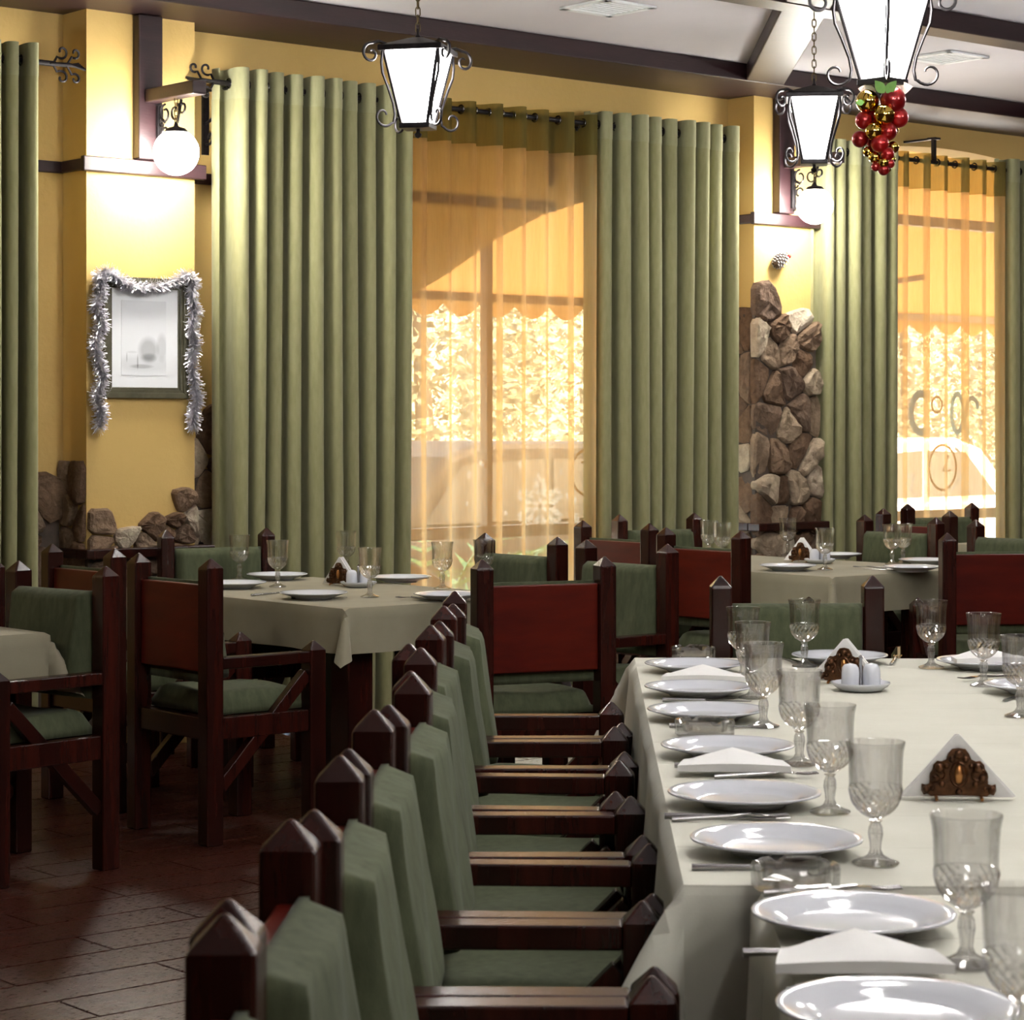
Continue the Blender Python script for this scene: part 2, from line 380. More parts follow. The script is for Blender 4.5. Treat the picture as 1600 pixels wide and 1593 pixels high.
# tiles
TL, TWd = .8, .2
tme = MB(); g = .003
tme.hexa([(g,g,-.012),(TL-g,g,-.012),(TL-g,TWd-g,-.012),(g,TWd-g,-.012)], [(g+.002,g+.002,0),(TL-g-.002,g+.002,0),(TL-g-.002,TWd-g-.002,0),(g+.002,TWd-g-.002,0)])
tmesh = tme.mesh('plank_tile', M['tile'])
cells = []
ni, nj = int((S1-S0)/TL)+1, int((DW-DB)/TWd)
for j in range(nj):
    for i in range(ni):
        s = S0+i*TL+(j%2)*TL/2-TL/2; D = DB+j*TWd
        if s < S0-.01 or s+TL > S1: continue
        p = W(s+TL/2, D+TWd/2)
        if p.y < .5: key = 99+abs(p.y)
        else:
            u = CX+F*p.x/p.y; v = HY+F*CAMZ/p.y
            key = p.y if (-120 < u < 1010 and v < 1680) else 60+p.y
        cells.append((key, s, D))
cells.sort()
for key, s, D in cells[:300]:
    link('plank_tile', tmesh, fl, loc=(s,D,0))
rest = MB()
for key, s, D in cells[300:]:
    rest.add([(x+s,y+D,z) for x,y,z in tme.v], tme.f)
ro = rest.build('plank_tiles', M['tile'], fl); ro['kind'] = 'stuff'
struct(wobj('ceiling', MB().box(S0,S1,DB,DW,CEIL,CEIL+.15), M['ceil']), 'off-white ceiling between dark beams')
struct(wobj('wall_left', MB().box(S0-.2,S0,DB,DW+.2,0,CEIL), M['low_bounce']), 'unseen side wall, made dark brown to cut bounced light')
struct(wobj('wall_right', MB().box(S1,S1+.2,DB,DW+.2,0,CEIL), M['low_bounce']), 'unseen far side wall, made dark brown to cut bounced light')
struct(wobj('wall_front', MB().box(S0,S1,DB-.2,DB,0,CEIL), M['low_bounce']), 'unseen wall behind the viewer, made dark brown to cut bounced light')

# window wall: front polygon with openings, built as columns
p1a, p1b = S(135,DP), S(304,DP); p2a, p2b = S(1178,DP), S(1262,DP)
P_A, P_B = (p1a, p1b), (p2a, p2a+.46)
SP = P_B[0]-P_A[0]
P_C = (P_B[0]+SP, P_B[1]+SP); P_Z = (P_A[0]-SP, P_A[1]-SP)
def top1(s):          # upper edge of the opening of the first bay: a half arch that climbs to the right
    x = [(6.2,1.45),(6.5,1.68),(S(632,DW),H(632,468,DW)),(S(700,DW),H(700,427,DW)),(S(776,DW),H(776,373,DW)),(S(850,DW),H(850,335,DW)),(S(922,DW),H(922,312,DW)),(8.7,2.63),(9.2,2.66)]
    for (a,b),(c,d) in zip(x, x[1:]):
        if a <= s <= c: return b+(d-b)*(s-a)/(c-a)
    return x[0][1] if s < x[0][0] else x[-1][1]
def arch(c, hw, base, rise): return lambda s: base+rise*math.sqrt(max(0, 1-((s-c)/hw)**2))
oC = P_B[1]+.25; oD = S(1640,DW)
OPEN = [(6.3, P_B[0]-.12, top1, .08), (oC, oD, arch(11.15, 1.9, 2.42, .63), .08)]
wall = MB(); TH = .22
def wallcol(a, b, lo0, lo1, hi0, hi1):
    wall.hexa([(a,DW,lo0),(b,DW,lo1),(b,DW+TH,lo1),(a,DW+TH,lo0)], [(a,DW,hi0),(b,DW,hi1),(b,DW+TH,hi1),(a,DW+TH,hi0)])
cur = S0
for a, b, tf, sill in OPEN:
    wallcol(cur, a, 0, 0, CEIL, CEIL)
    n = 40
    for i in range(n):
        x0 = a+(b-a)*i/n; x1 = a+(b-a)*(i+1)/n
        wallcol(x0, x1, tf(x0), tf(x1), CEIL, CEIL)
    wallcol(a, b, 0, 0, sill, sill); cur = b
wallcol(cur, S1, 0, 0, CEIL, CEIL)
wall_back = struct(wobj('wall_back', wall, M['plaster']), 'yellow plaster window wall')
pil = []
for k, (a, b) in enumerate((P_Z, P_A, P_B, P_C)):
    o = wobj('pilaster', MB().box(a,b,DP,DW-.002,0,CEIL-.002), M['plaster'])
    struct(o, ['yellow pilaster left of the frame','yellow pilaster carrying the framed print','yellow pilaster clad in rough stone between the windows','yellow pilaster beyond the right edge'][k]); pil.append(o)
# cornice and beams
def trim(n, mb, m='beam', label=None, bevel=.006):
    return struct(wobj('trim_%d'%n, mb, M[m], bevel=bevel), label)
DF = 8.52
trim(1, MB().box(S0,S1,DF,DW-.001,SOFF,CEIL-.001), label='dark wooden cornice beam along the window wall')
trim(2, MB().box(S0,S1,6.84,7.0,SOFF,CEIL-.001), label='dark ceiling beam running along the wall over the tables')
trim(3, MB().box(S0,S1,4.86,5.02,SOFF,CEIL-.001), label='dark ceiling beam over the long table')
trim(4, MB().box(S0,S1,2.8,2.96,SOFF,CEIL-.001), label='dark ceiling beam nearer the viewer')
def crossbeam(n, u, label):
    t = (u-CX)/F; z = DF/(DX-t*DZ); p = Vector((t*z, z, 0)); dr = Vector((.027,1,0)).normalized(); sd = Vector((dr.y,-dr.x,0))*.105
    a = p+dr*.25; b = p-dr*(z-.4)
    mb = MB().hexa([a-sd+Vector((0,0,SOFF+.004)),a+sd+Vector((0,0,SOFF+.004)),b+sd+Vector((0,0,SOFF+.004)),b-sd+Vector((0,0,SOFF+.004))],
                   [a-sd+Vector((0,0,CEIL-.002)),a+sd+Vector((0,0,CEIL-.002)),b+sd+Vector((0,0,CEIL-.002)),b-sd+Vector((0,0,CEIL-.002))])
    struct(mb.build('trim_%d'%n, M['beam'], bevel=.006), label)
crossbeam(5, 1196, 'dark cross beam meeting the cornice above the stone pilaster')
crossbeam(6, 1640, 'dark cross beam at the right edge of the ceiling')
# picture rail and dado rail
def rails(n, h0, h1, what):
    mb = MB(); pr = .025
    edges = [S0]+[x for p in (P_Z,P_A,P_B,P_C) for x in p]+[S1]
    for i in range(0, len(edges), 2):
        a, b = edges[i], edges[i+1]
        for oa, ob, tf, sl in OPEN:                     # the rail stops where an opening is cut at its height
            pass
        segs = [(a,b)]
        for oa, ob, tf, sl in OPEN:
            ns = []
            for x0, x1 in segs:
                if x1 <= oa or x0 >= ob: ns.append((x0,x1)); continue
                st = [x0+(x1-x0)*k/200 for k in range(201)]
                run = None
                for x in st:
                    ok = not (oa < x < ob and sl < h1 and tf(x) > h0-.0)
                    if ok and run is None: run = x
                    if not ok and run is not None: ns.append((run,x)); run = None
                if run is not None: ns.append((run,x1))
            segs = ns
        for x0, x1 in segs:
            if x1-x0 > .05: mb.box(x0+.002,x1-.002,DW-pr,DW-.001,h0,h1)
    struct(wobj('trim_%d'%n, mb, M['beam'], bevel=.004), what)
rails(7, 2.49, 2.54, 'dark picture rail along the yellow wall')
rails(8, .835, .872, 'dark wooden dado rail along the wall')
for k, (p, nm) in enumerate(((P_A,'print'),(P_B,'stone'))):
    mb = MB().box(p[0]-.03,p[1]+.045,DP-.03,DP-.001,2.485,2.55)
    mb.box(p[0]-.025,p[0]-.001,DP-.001,DW-.03,2.49,2.54); mb.box(p[1]+.001,p[1]+.025,DP-.001,DW-.03,2.49,2.54)
    struct(wobj('trim_%d'%(9+k), mb, M['beam'], bevel=.005), 'dark rail round the %s pilaster under the lamp'%nm)
    mb = MB().box(p[0]-.05,p[1]+.05,DP-.09,DP-.001,.83,.872)
    mb.box(p[0]-.05,p[0]-.001,DP-.001,DW-.03,.83,.872)
    struct(wobj('trim_%d'%(11+k), mb, M['wood'], bevel=.005), 'red wooden shelf rail round the foot of the %s pilaster'%nm)

# ------------------------------------------------------------------ rough stones
def clip(poly, px, py, nx, ny):
    out = []
    for i in range(len(poly)):
        a, b = poly[i], poly[(i+1)%len(poly)]
        da = (a[0]-px)*nx+(a[1]-py)*ny; db = (b[0]-px)*nx+(b[1]-py)*ny
        if da <= 0: out.append(a)
        if (da < 0 < db) or (db < 0 < da):
            t = da/(da-db); out.append((a[0]+(b[0]-a[0])*t, a[1]+(b[1]-a[1])*t))
    return out
def stones(parent, x0, x1, y0, y1, topf, place, size=(.17,.2), seed=1, depth=(.03,.065), skip=None):
    rnd = random.Random(seed); seeds = []
    nx = max(1, round((x1-x0)/size[0])); ny = max(1, round((y1-y0)/size[1]))
    for j in range(ny):
        for i in range(nx):
            seeds.append((x0+(x1-x0)*(i+.5+(.5 if j%2 else 0)*(nx>2)*.6+rnd.uniform(-.36,.36))/nx, y0+(y1-y0)*(j+.5+rnd.uniform(-.38,.38))/ny))
    for i, a in enumerate(seeds):
        if a[1] > topf(a[0]) or not (x0 <= a[0] <= x1): continue
        poly = [(x0,y0),(x1,y0),(x1,y1),(x0,y1)]
        for k, b in enumerate(seeds):
            if k != i and abs(a[0]-b[0]) < size[0]*4 and abs(a[1]-b[1]) < size[1]*4:
                poly = clip(poly, (a[0]+b[0])/2, (a[1]+b[1])/2, b[0]-a[0], b[1]-a[1])
                if len(poly) < 3: break
        if len(poly) < 3: continue
        cx = sum(p[0] for p in poly)/len(poly); cy = sum(p[1] for p in poly)/len(poly)
        if skip and skip(cx, cy): continue
        ch = []
        for k in range(len(poly)):
            a_, b_ = poly[k], poly[(k+1)%len(poly)]
            for tt in (.18,.5,.82): ch.append((a_[0]+(b_[0]-a_[0])*tt, a_[1]+(b_[1]-a_[1])*tt))
        rad = max(.02, sum(math.hypot(p[0]-cx,p[1]-cy) for p in ch)/len(ch))
        sh = 1-.003/rad
        ring = [((p[0]-cx)*sh*rnd.uniform(.97,1.01), (p[1]-cy)*sh*rnd.uniform(.97,1.01)) for p in ch]
        d = rnd.uniform(*depth); n = len(ring)
        tx, ty = rnd.uniform(-.12,.12), rnd.uniform(-.12,.12)
        def lay(k, dd, jit): return [place(cx+p[0]*k, cy+p[1]*k, dd*(1+rnd.uniform(-jit,jit))+(tx*p[0]+ty*p[1])*(dd>.01)) for p in ring]
        c0 = place(cx, cy, 0)
        v = [p-c0 for p in lay(1,0,0)+lay(1.0,d*.72,.10)+lay(.86,d*.98,.16)+lay(.48,d*1.04,.2)+[place(cx,cy,d*rnd.uniform(.9,1.15))]]
        f = [(r*n+k, r*n+(k+1)%n, (r+1)*n+(k+1)%n, (r+1)*n+k) for r in (0,1,2) for k in range(n)]+[(3*n+k, 3*n+(k+1)%n, 4*n) for k in range(n)]
        me = bpy.data.meshes.new('stone'); me.from_pydata(v, [], f); me.materials.append(M['stone']); me.shade_smooth(); me.set_sharp_from_angle(angle=R(20)); me.update()
        link('stone', me, parent, loc=c0)
def front(D): return lambda x, y, d: Vector((x, D-d, y))
def lside(s): return lambda x, y, d: Vector((s-d, x, y))
def interp(pts):
    def f(x):
        if x <= pts[0][0]: return pts[0][1]
        for (a,b),(c,d) in zip(pts,pts[1:]):
            if x <= c: return b+(d-b)*(x-a)/(c-a)
        return pts[-1][1]
    return f
rail_gap = lambda x, y: .80 < y < .90
w1 = P_A[1]-P_A[0]
stones(pil[1], P_A[0],P_A[1],.3,1.32, interp([(P_A[0],1.08),(P_A[0]+.10,1.03),(P_A[0]+.22,.97),(P_A[0]+.30,.93),(P_A[0]+.36,1.02),(P_A[0]+.44,1.10),(P_A[1],1.20)]), front(DP), (.10,.095), 3, (.03,.06))
stones(pil[1], DP,DW,.3,1.25, interp([(DP,1.12),(DW,1.2)]), lside(P_A[0]), (.1,.15), 5, (.015,.035))
stones(wall_back, P_A[0]-.62,P_A[0]-.002,.3,1.5, interp([(P_A[0]-.62,1.34),(P_A[0]-.25,1.28),(P_A[0],1.18)]), front(DW), (.15,.17), 10, (.03,.06))
stones(wall_back, P_A[1]+.002,P_A[1]+.34,.3,1.5, interp([(P_A[1],1.3),(P_A[1]+.2,1.40)]), front(DW), (.14,.18), 12, (.03,.05))
stones(pil[2], P_B[0]-.03,P_B[1]+.03,.15,2.35, interp([(P_B[0],2.07),(P_B[0]+.12,2.07),(P_B[0]+.3,2.02),(P_B[1],1.96)]), front(DP), (.125,.165), 23, (.035,.07))
stones(pil[2], DP,DW,.15,2.25, interp([(DP,2.05),(DW,2.08)]), lside(P_B[0]), (.13,.24), 27, (.02,.04))
for o, a, b, D, top in ((pil[1],P_A[0],P_A[1],DP,.84),(pil[2],P_B[0],P_B[1],DP,1.93)):
    mb = MB().box(a-.008,b+.008,D-.024,D-.001,.1,top); mb.build('mortar_bed', M['mortar'], o)

MB().box(P_B[0]-.012,P_B[0]-.001,DP-.02,DW-.001,.1,2.0).build('mortar_bed', M['mortar'], pil[2])
MB().box(P_A[0]-.6,P_A[0]-.03,DW-.02,DW-.001,.1,1.04).build('mortar_bed', M['mortar'], wall_back)
MB().box(P_A[1]+.03,P_A[1]+.33,DW-.02,DW-.001,.1,1.2).build('mortar_bed', M['mortar'], wall_back)
# ------------------------------------------------------------------ windows
def window(n, a, b, tf, sill, mull, bar_h, label):
    root = struct(empty('window_%d'%n), label); root.rotation_euler = (0,0,PHI)
    D = DW+.12
    for x in mull:
        MB().box(x-.018,x+.018,D-.03,D+.03,sill,tf(x)).build('mullion', M['wframe'], root, bevel=.004)
    for h in bar_h:
        MB().box(a,b,D-.028,D+.028,h-.03,h+.03).build('glazing_bar', M['wframe'], root, bevel=.004)
    MB().box(a,b,D-.04,D+.04,sill,sill+.07).build('sill', M['wframe'], root, bevel=.004)
    xs = [a]+list(mull)+[b]; panes = []
    for x0, x1 in zip(xs, xs[1:]):
        mb = MB(); k = 12
        for i in range(k):
            q0 = x0+(x1-x0)*i/k; q1 = x0+(x1-x0)*(i+1)/k
            mb.add([(q0,D,sill),(q1,D,sill),(q1,D,tf(q1)),(q0,D,tf(q0))], [(0,1,2,3)])
        panes.append(mb.build('pane', M['pane'], root))
    return panes, D
w1o, DG = window(1, *OPEN[0][:2], OPEN[0][2], OPEN[0][3], [S(760,DW+.12)], [.86], 'large arched window behind amber sheers')
w2o, _ = window(2, *OPEN[1][:2], OPEN[1][2], OPEN[1][3], [], [.86, 2.62], 'arched window at the right behind amber sheers')
# painted marks on the panes
def gl(u, v): return Vector((S(u,DG), DG-.004, H(u,v,DG)))
def stroke(mb, pts, w):
    for a, b in zip(pts, pts[1:]):
        a = Vector(a); b = Vector(b); d = (b-a)
        if d.length < 1e-6: continue
        d.normalize(); n = Vector((d.z,0,-d.x))*w/2; e = d*w*.3
        mb.hexa([a-n-e+Vector((0,-.001,0)), b-n+e+Vector((0,-.001,0)), b+n+e+Vector((0,-.001,0)), a+n-e+Vector((0,-.001,0))], [a-n-e, b-n+e, b+n+e, a+n-e])
def ell(cu, cv, ru, rv, a0, a1, n=24): return [gl(cu+ru*math.cos(a0+(a1-a0)*i/n), cv-rv*math.sin(a0+(a1-a0)*i/n)) for i in range(n+1)]
fk = MB(); c = (843,790)
for k in range(6):
    a = k*PI/3+PI/2; L = 43
    e = (c[0]+L*math.cos(a)*.85, c[1]-L*math.sin(a)); stroke(fk, [gl(*c), gl(*e)], .022)
    for q in (.35,.5,.65,.8):
        p = (c[0]+L*q*math.cos(a)*.85, c[1]-L*q*math.sin(a))
        for sg in (1,-1):
            b2 = a+sg*.85; l2 = 17*(1.1-q*.6)
            stroke(fk, [gl(*p), gl(p[0]+l2*math.cos(b2)*.85, p[1]-l2*math.sin(b2))], .015)
o = fk.build('snowflake_sticker', M['frost'], w1o[-1]); o['label'] = 'white snowflake sticker on the pane'
dots = MB(); rn = random.Random(4)
for k in range(26):
    p = gl(rn.uniform(720,915), rn.uniform(715,830)); r_ = rn.uniform(.008,.016)
    dots.prism([(r_*math.cos(q*PI/3), r_*math.sin(q*PI/3)*1.5) for q in range(6)], 0, .002, Matrix.Translation(p)@Matrix.Rotation(PI/2,4,'X'))
dots.build('snow_dots', M['frost'], w1o[-1])
rg = MB(); stroke(rg, ell(918,738,26,36,0,2*PI,30), .014)
stroke(rg, [gl(908,722),gl(925,722),gl(912,748),gl(930,748)], .01); stroke(rg, [gl(924,735),gl(924,762)], .01)
o = rg.build('painted_ring', M['ochreline'], w1o[-1]); o['label'] = 'ochre ring with the mirrored number 24'
yr = MB()
stroke(yr, ell(1438,645,15,30,R(60),R(300)), .045)
stroke(yr, ell(1495,645,9,30,0,2*PI), .028)
stroke(yr, ell(1518,640,9,18,R(10),R(200))+[gl(1508,655),gl(1514,668),gl(1500,680)][0:0]+[gl(1507,650),gl(1506,665),gl(1512,676)], .026)
o = yr.build('painted_digits', M['bluefrost'], w2o[-1]); o['label'] = 'blue hand-painted mirrored digits on the pane'
rg = MB(); stroke(rg, ell(1463,632,8,12,0,2*PI), .014); stroke(rg, ell(1472,730,21,35,R(-60),R(300),30), .016)
stroke(rg, [gl(1476,714),gl(1481,712),gl(1473,735),gl(1484,735)], .012); stroke(rg, [gl(1478,722),gl(1478,744)], .012)
o = rg.build('painted_ring', M['ochreline'], w2o[-1]); o['label'] = 'ochre ring with the mirrored number 24'
sw = MB(); stroke(sw, [gl(1415,745),gl(1428,742),gl(1422,765),gl(1432,776)], .02); stroke(sw, [gl(1505,742),gl(1494,752),gl(1488,764)], .02)
stroke(sw, [gl(1492,700),gl(1504,712)], .02)
sw.build('painted_swirls', M['frost'], w2o[-1])
# ------------------------------------------------------------------ curtains
RODH = 2.925
def fold_surface(a, b, n, amp, lean=0, seed=0, drift=.02, sharp=.22):
    rn = random.Random(seed); ph = [rn.uniform(0,6.28) for _ in range(6)]
    def fn(t, h):                       # t across, h height -> wall coordinates
        w = t+.012*math.sin(2*PI*t*2+ph[0])*min(1,(t*(1-t))*8)
        x = a+(b-a)*w; pitch = (b-a)/n; q = 2*PI*n*w
        k = 1-h/3.0
        A = amp*(1+.25*math.sin(5*w*PI+ph[1]))*(1-.12*k)
        y = DC+A*math.sin(q)+drift*k*math.sin(7*w+ph[2])*.6
        x += -sharp*pitch*math.sin(2*q)*.5+drift*k*math.sin(9*w+ph[3]+2*k)*.7*min(1,t*(1-t)*12)
        return x+lean*k*(t-.5), y
    return fn
def curtain(name, a, b, n, label, cat, amp=.074, top=2.99, bot=.02, mb='curtain', mt='curtain_top', band=.135, seed=0, lean=0, group=None, per=20, rings=True, sharp=.34):
    root = empty(name, W(a,DC,0), PHI); tag(root, label, cat, group)
    o0 = Vector((a,DC,0)); fn = fold_surface(a,b,n,amp,lean,seed,sharp=sharp)
    def sheet(h0, h1, nv, off=0):
        def f(i, j):
            h = h0+(h1-h0)*j; x, y = fn(i, h)
            return Vector((x,y-off,h))-o0
        return MB().grid(f, int(n*per), nv)
    sheet(bot, top-band, 22).build('panel', M[mb], root, smooth=180)
    hd = sheet(top-band-.004, top, 3, .003).build('heading', M[mt], root, smooth=180)
    if rings:
        for k in range(1, 2*n):
            t = k/(2*n); x, y = fn(t, RODH)
            tor = MB().tube([(0, .020*math.cos(2*PI*q/16), .020*math.sin(2*PI*q/16)) for q in range(16)], .005, 6, closed=True)
            tor.build('grommet', M['grommet'], hd, smooth=60, loc=Vector((x, DC, RODH))-o0)
    return root
curtain('curtain', S(-150,DC), S(46,DC), 7, 'green pleated curtain at the left edge beside the print pilaster', 'curtain', seed=1, group='green curtains')
curtain('curtain', S(343,DC), S(630,DC), 10, 'wide green pleated curtain just right of the framed print', 'curtain', seed=2, amp=.08, group='green curtains')
curtain('curtain', S(922,DC), S(1143,DC), 9, 'green pleated curtain just left of the stone pilaster', 'curtain', seed=3, amp=.07, group='green curtains')
curtain('curtain', S(1272,DC), S(1393,DC), 6, 'green pleated curtain just right of the stone pilaster', 'curtain', seed=4, amp=.06, lean=.02, group='green curtains')
curtain('curtain', S(1560,DC), S(1690,DC), 6, 'green pleated curtain at the right edge', 'curtain', seed=5, amp=.055, group='green curtains')
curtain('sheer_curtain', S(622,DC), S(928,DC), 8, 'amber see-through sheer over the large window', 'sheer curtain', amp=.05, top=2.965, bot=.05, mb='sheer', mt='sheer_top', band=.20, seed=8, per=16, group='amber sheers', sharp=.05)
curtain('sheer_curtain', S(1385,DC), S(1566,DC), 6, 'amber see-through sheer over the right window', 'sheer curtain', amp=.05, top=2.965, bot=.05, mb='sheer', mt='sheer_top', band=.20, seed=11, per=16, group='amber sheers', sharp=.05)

def scroll_tube(pts2, plane, o, r=.007):
    a, b = plane; return MB().tube([Vector(o)+Vector(a)*p[0]+Vector(b)*p[1] for p in pts2], r, 6)
def rod(a, b, label, lf, rf, brackets, hung=()):
    root = empty('curtain_rod', W(a,DC,0), PHI); tag(root, label, 'curtain rod', 'black iron curtain rods')
    L = b-a
    MB().tube([(0,0,RODH),(L,0,RODH)], .0125, 10).build('pole', M['iron'], root, smooth=60)
    for x, sg, on in ((0,-1,lf),(L,1,rf)):
        if not on:
            MB().sphere((x,0,RODH), .028, 12, 8).build('end_knob', M['iron'], root, smooth=60); continue
        mb = MB()
        for k in range(5):
            oy = (k-2)*.007
            mb.tube([(x-sg*.03,oy,RODH),(x+sg*.06,oy*1.6,RODH+.004*(k%2)),(x+sg*.13,oy*2.0,RODH+(k-2)*.008)], .006, 5)
        for zz in (1,-1):
            for q, rr in ((.02,.032),(.085,.024)):
                pts = [(x+sg*(q-.03), RODH)]+spiral((x+sg*(q+.012), RODH+zz*.055), rr, .008, -zz*PI*.75 if sg > 0 else -zz*PI*.25, zz*PI*1.1 if sg > 0 else -zz*PI*2.1, 16)
                mb.tube([(p[0], 0, p[1]) for p in pts], .0055, 5)
        mb.build('finial', M['iron'], root, smooth=60)
    for x in brackets:
        mb = MB().box(x-.016,x+.016,DW-DC-.014,DW-DC-.001,RODH-.30,RODH+.01)
        mb.tube([(x,DW-DC-.01,RODH-.005),(x,.0,RODH-.022)], .009, 6)
        mb.tube([(x,DW-DC-.012,RODH-.16)]+[(x,p[0],p[1]) for p in spiral((.035,RODH-.05),.075,.02,R(-60),R(150),14)], .007, 6)
        mb.tube([(x,DW-DC-.012,RODH-.255)]+[(x,p[0],p[1]) for p in spiral((DW-DC-.045,RODH-.225),.03,.008,R(-70),R(-400),14)], .006, 6)
        mb.build('bracket', M['iron'], root, smooth=50)
    for x in hung:
        MB().box(x-.012,x+.012,-.01,.01,RODH,RODH+.13).box(x-.028,x+.028,-.028,.028,RODH+.13,RODH+.142).box(x-.01,x+.01,.028,DW-DC-.001,RODH+.13,RODH+.142).build('hanger', M['iron'], root, smooth=50)
rod(S(-170,DC), S(86,DC), 'black rod end with iron scrolls beside the leftmost curtain', False, True, [S(56,DC)-S(-170,DC)])
rod(S(332,DC), S(1148,DC), 'long black curtain rod across the large window', True, False, [.10, S(905,DC)-S(332,DC)])
rod(S(1262,DC), S(1720,DC), 'black curtain rod of the right window', False, False, [], [S(1459,DC)-S(1262,DC)])

# ------------------------------------------------------------------ lanterns
def link_mesh():
    pts = []
    for k in range(16):
        a = 2*PI*k/16; pts.append((.0085*math.cos(a), 0, .0125*math.sin(a)+(.006 if math.sin(a) > 0 else -.006)))
    return MB().tube(pts, .0026, 5, closed=True).mesh('chain_link', M['chain'], 180)
LINK = link_mesh()
HB, HT, GZ0, GZ1 = .048, .104, .035, .295
def make_lantern(name):
    root = empty(name)
    for k in range(4):
        rot = Matrix.Rotation(k*PI/2, 4, 'Z'); ins = .004
        q = [Vector((-HB+ins,-HB,GZ0)),Vector((HB-ins,-HB,GZ0)),Vector((HT-ins,-HT,GZ1)),Vector((-HT+ins,-HT,GZ1))]
        MB().hexa([rot@p for p in q], [rot@(p+Vector((0,.003,0))) for p in q]).build('glass_pane', M['lamp'], root)
        MB().tube([rot@Vector((HB,-HB,GZ0-.01)), rot@Vector((HT,-HT,GZ1+.005))], .0075, 6).build('corner_bar', M['iron'], root, smooth=60)
        dg = Vector((1,-1,0)).normalized()
        def dp(r, z): return rot@(dg*r+Vector((0,0,z)))
        top = [(.135,.318),(.165,.325),(.19,.318)]+spiral((.198,.278),.038,.010,R(75),R(-300),18)
        low = [(.150,.292),(.155,.25),(.150,.21),(.128,.16),(.105,.10),(.098,.06),(.104,.03)]+spiral((.145,.052),.042,.012,R(215),R(520),18)
        MB().tube([dp(*p) for p in top], .006, 6, taper=lambda t: 1.1-.35*t).build('top_scroll', M['iron'], root, smooth=60)
        MB().tube([dp(*p) for p in low], .0055, 6, taper=lambda t: 1.05-.3*t).build('side_scroll', M['iron'], root, smooth=60)
    mb = MB().prism([(-.058,-.058),(.058,-.058),(.058,.058),(-.058,.058)], .012, .032); bf = mb.build('base_frame', M['iron'], root, bevel=.003)
    r0, r1 = .122, .018
    mb = MB().prism([(-r0,-r0),(r0,-r0),(r0,r0),(-r0,r0)], .292, .312)
    mb.hexa([(-r0,-r0,.312),(r0,-r0,.312),(r0,r0,.312),(-r0,r0,.312)], [(-r1,-r1,.352),(r1,-r1,.352),(r1,r1,.352),(-r1,r1,.352)])
    mb.build('roof', M['iron'], root, bevel=.003)
    MB().lathe([(.001,-.022),(.012,-.016),(.015,-.006),(.007,0),(.007,.012)], 12).build('finial', M['iron'], bf, smooth=60)
    MB().lathe([(.006,.35),(.011,.357),(.006,.365),(.006,.385),(.001,.386)], 10).build('stem', M['iron'], root, smooth=60)
    return root
def hang(o, p, yaw, label, drop_to=SOFF):
    o.location = p; o.rotation_euler = (0,0,yaw)
    tag(o, label, 'lantern', 'wrought iron hanging lanterns')
    z = .39; k = 0
    while p[2]+z < drop_to-.004:
        link('chain_link', LINK, o, loc=(0,0,z), rot=(0,0,(k%2)*PI/2)); z += .029; k += 1
    return o
lan = make_lantern('hanging_lantern')
cop = [copy_tree(lan) for _ in range(13)]
def lp(u, v, D): z = zat(u, D); return Vector(((u-CX)/F*z, z, CAMZ-(v-HY)/F*z))
hang(lan, lp(653,207,6.92), R(-13), 'lit iron lantern hanging before the wide green curtain')
hang(cop[0], lp(1272,262,6.92), R(-6), 'lit iron lantern hanging in front of the stone pilaster')
L3P = lp(1379,140,4.94)
hang(cop[1], L3P, R(43), 'large lit iron lantern at the top right with the bauble cluster below')
off = [(9.9,6.92),(8.0,4.94),(3.57,2.88),(5.76,2.88)]
FILL_LANTERNS = [(.95,5.5),(.95,3.9),(2.0,4.7),(1.0,2.2),(2.1,2.6),(2.3,.5),(1.5,-.9)]     # unseen fill lanterns, added to brighten the long table and camera-facing sides
for o, (x, y) in zip(cop[6:], FILL_LANTERNS):
    hang(o, Vector((x,y,2.56)), R(20), 'unseen iron lantern added to brighten the long table and camera-facing sides')
for o, (s, D) in zip(cop[2:6], off):
    hang(o, W(s,D,2.56), PHI, 'lit iron lantern hanging from a ceiling beam outside the picture')

# bauble cluster
rn = random.Random(12)
bc = empty('bauble_cluster', L3P+Vector((0,0,-.30))); tag(bc, 'grape-like cluster of red and gold Christmas baubles under the large lantern', 'ornament')
pk = 7.5/F
def bp(u, v, dy=0): return Vector(((u-1379)*pk, dy, .30-(v-140)*pk+.0))
for u, v, r, m, dy in [(1353,160,15,'gold',-.03),(1392,159,17,'red',-.04),(1349,189,12,'red',-.02),(1377,183,14,'gold',-.06),(1402,185,13.5,'red',-.02),
        (1343,218,11,'red',-.01),(1362,208,12,'gold',-.05),(1384,208,12,'red',-.04),(1371,227,12,'red',-.05),(1394,231,8,'gold',-.02),(1383,243,9,'red',-.045),
        (1355,238,7,'gold',-.02),(1364,247,8,'gold',-.03),(1366,262,6,'red',-.03),(1377,256,7,'gold',-.045),(1388,257,6.5,'red',-.03),(1378,267,7.5,'red',-.035),(1392,250,6,'gold',-.01),(1386,264,5,'gold',-.01),
        (1365,172,11,'red',.02),(1390,172,12,'gold',.03),(1372,195,13,'red',.03),(1395,200,10,'gold',.03),(1368,218,11,'red',.03),(1385,225,9,'gold',.03),(1375,240,8,'red',.02)]:
    MB().sphere((0,0,0), r*pk*1.2, 20, 12).build('bauble', M[m], bc, smooth=180, loc=bp(u,v,dy))
MB().tube([bp(1379,150), bp(1376,200), bp(1378,258)], .004, 6).build('wire', M['leaf'], bc)
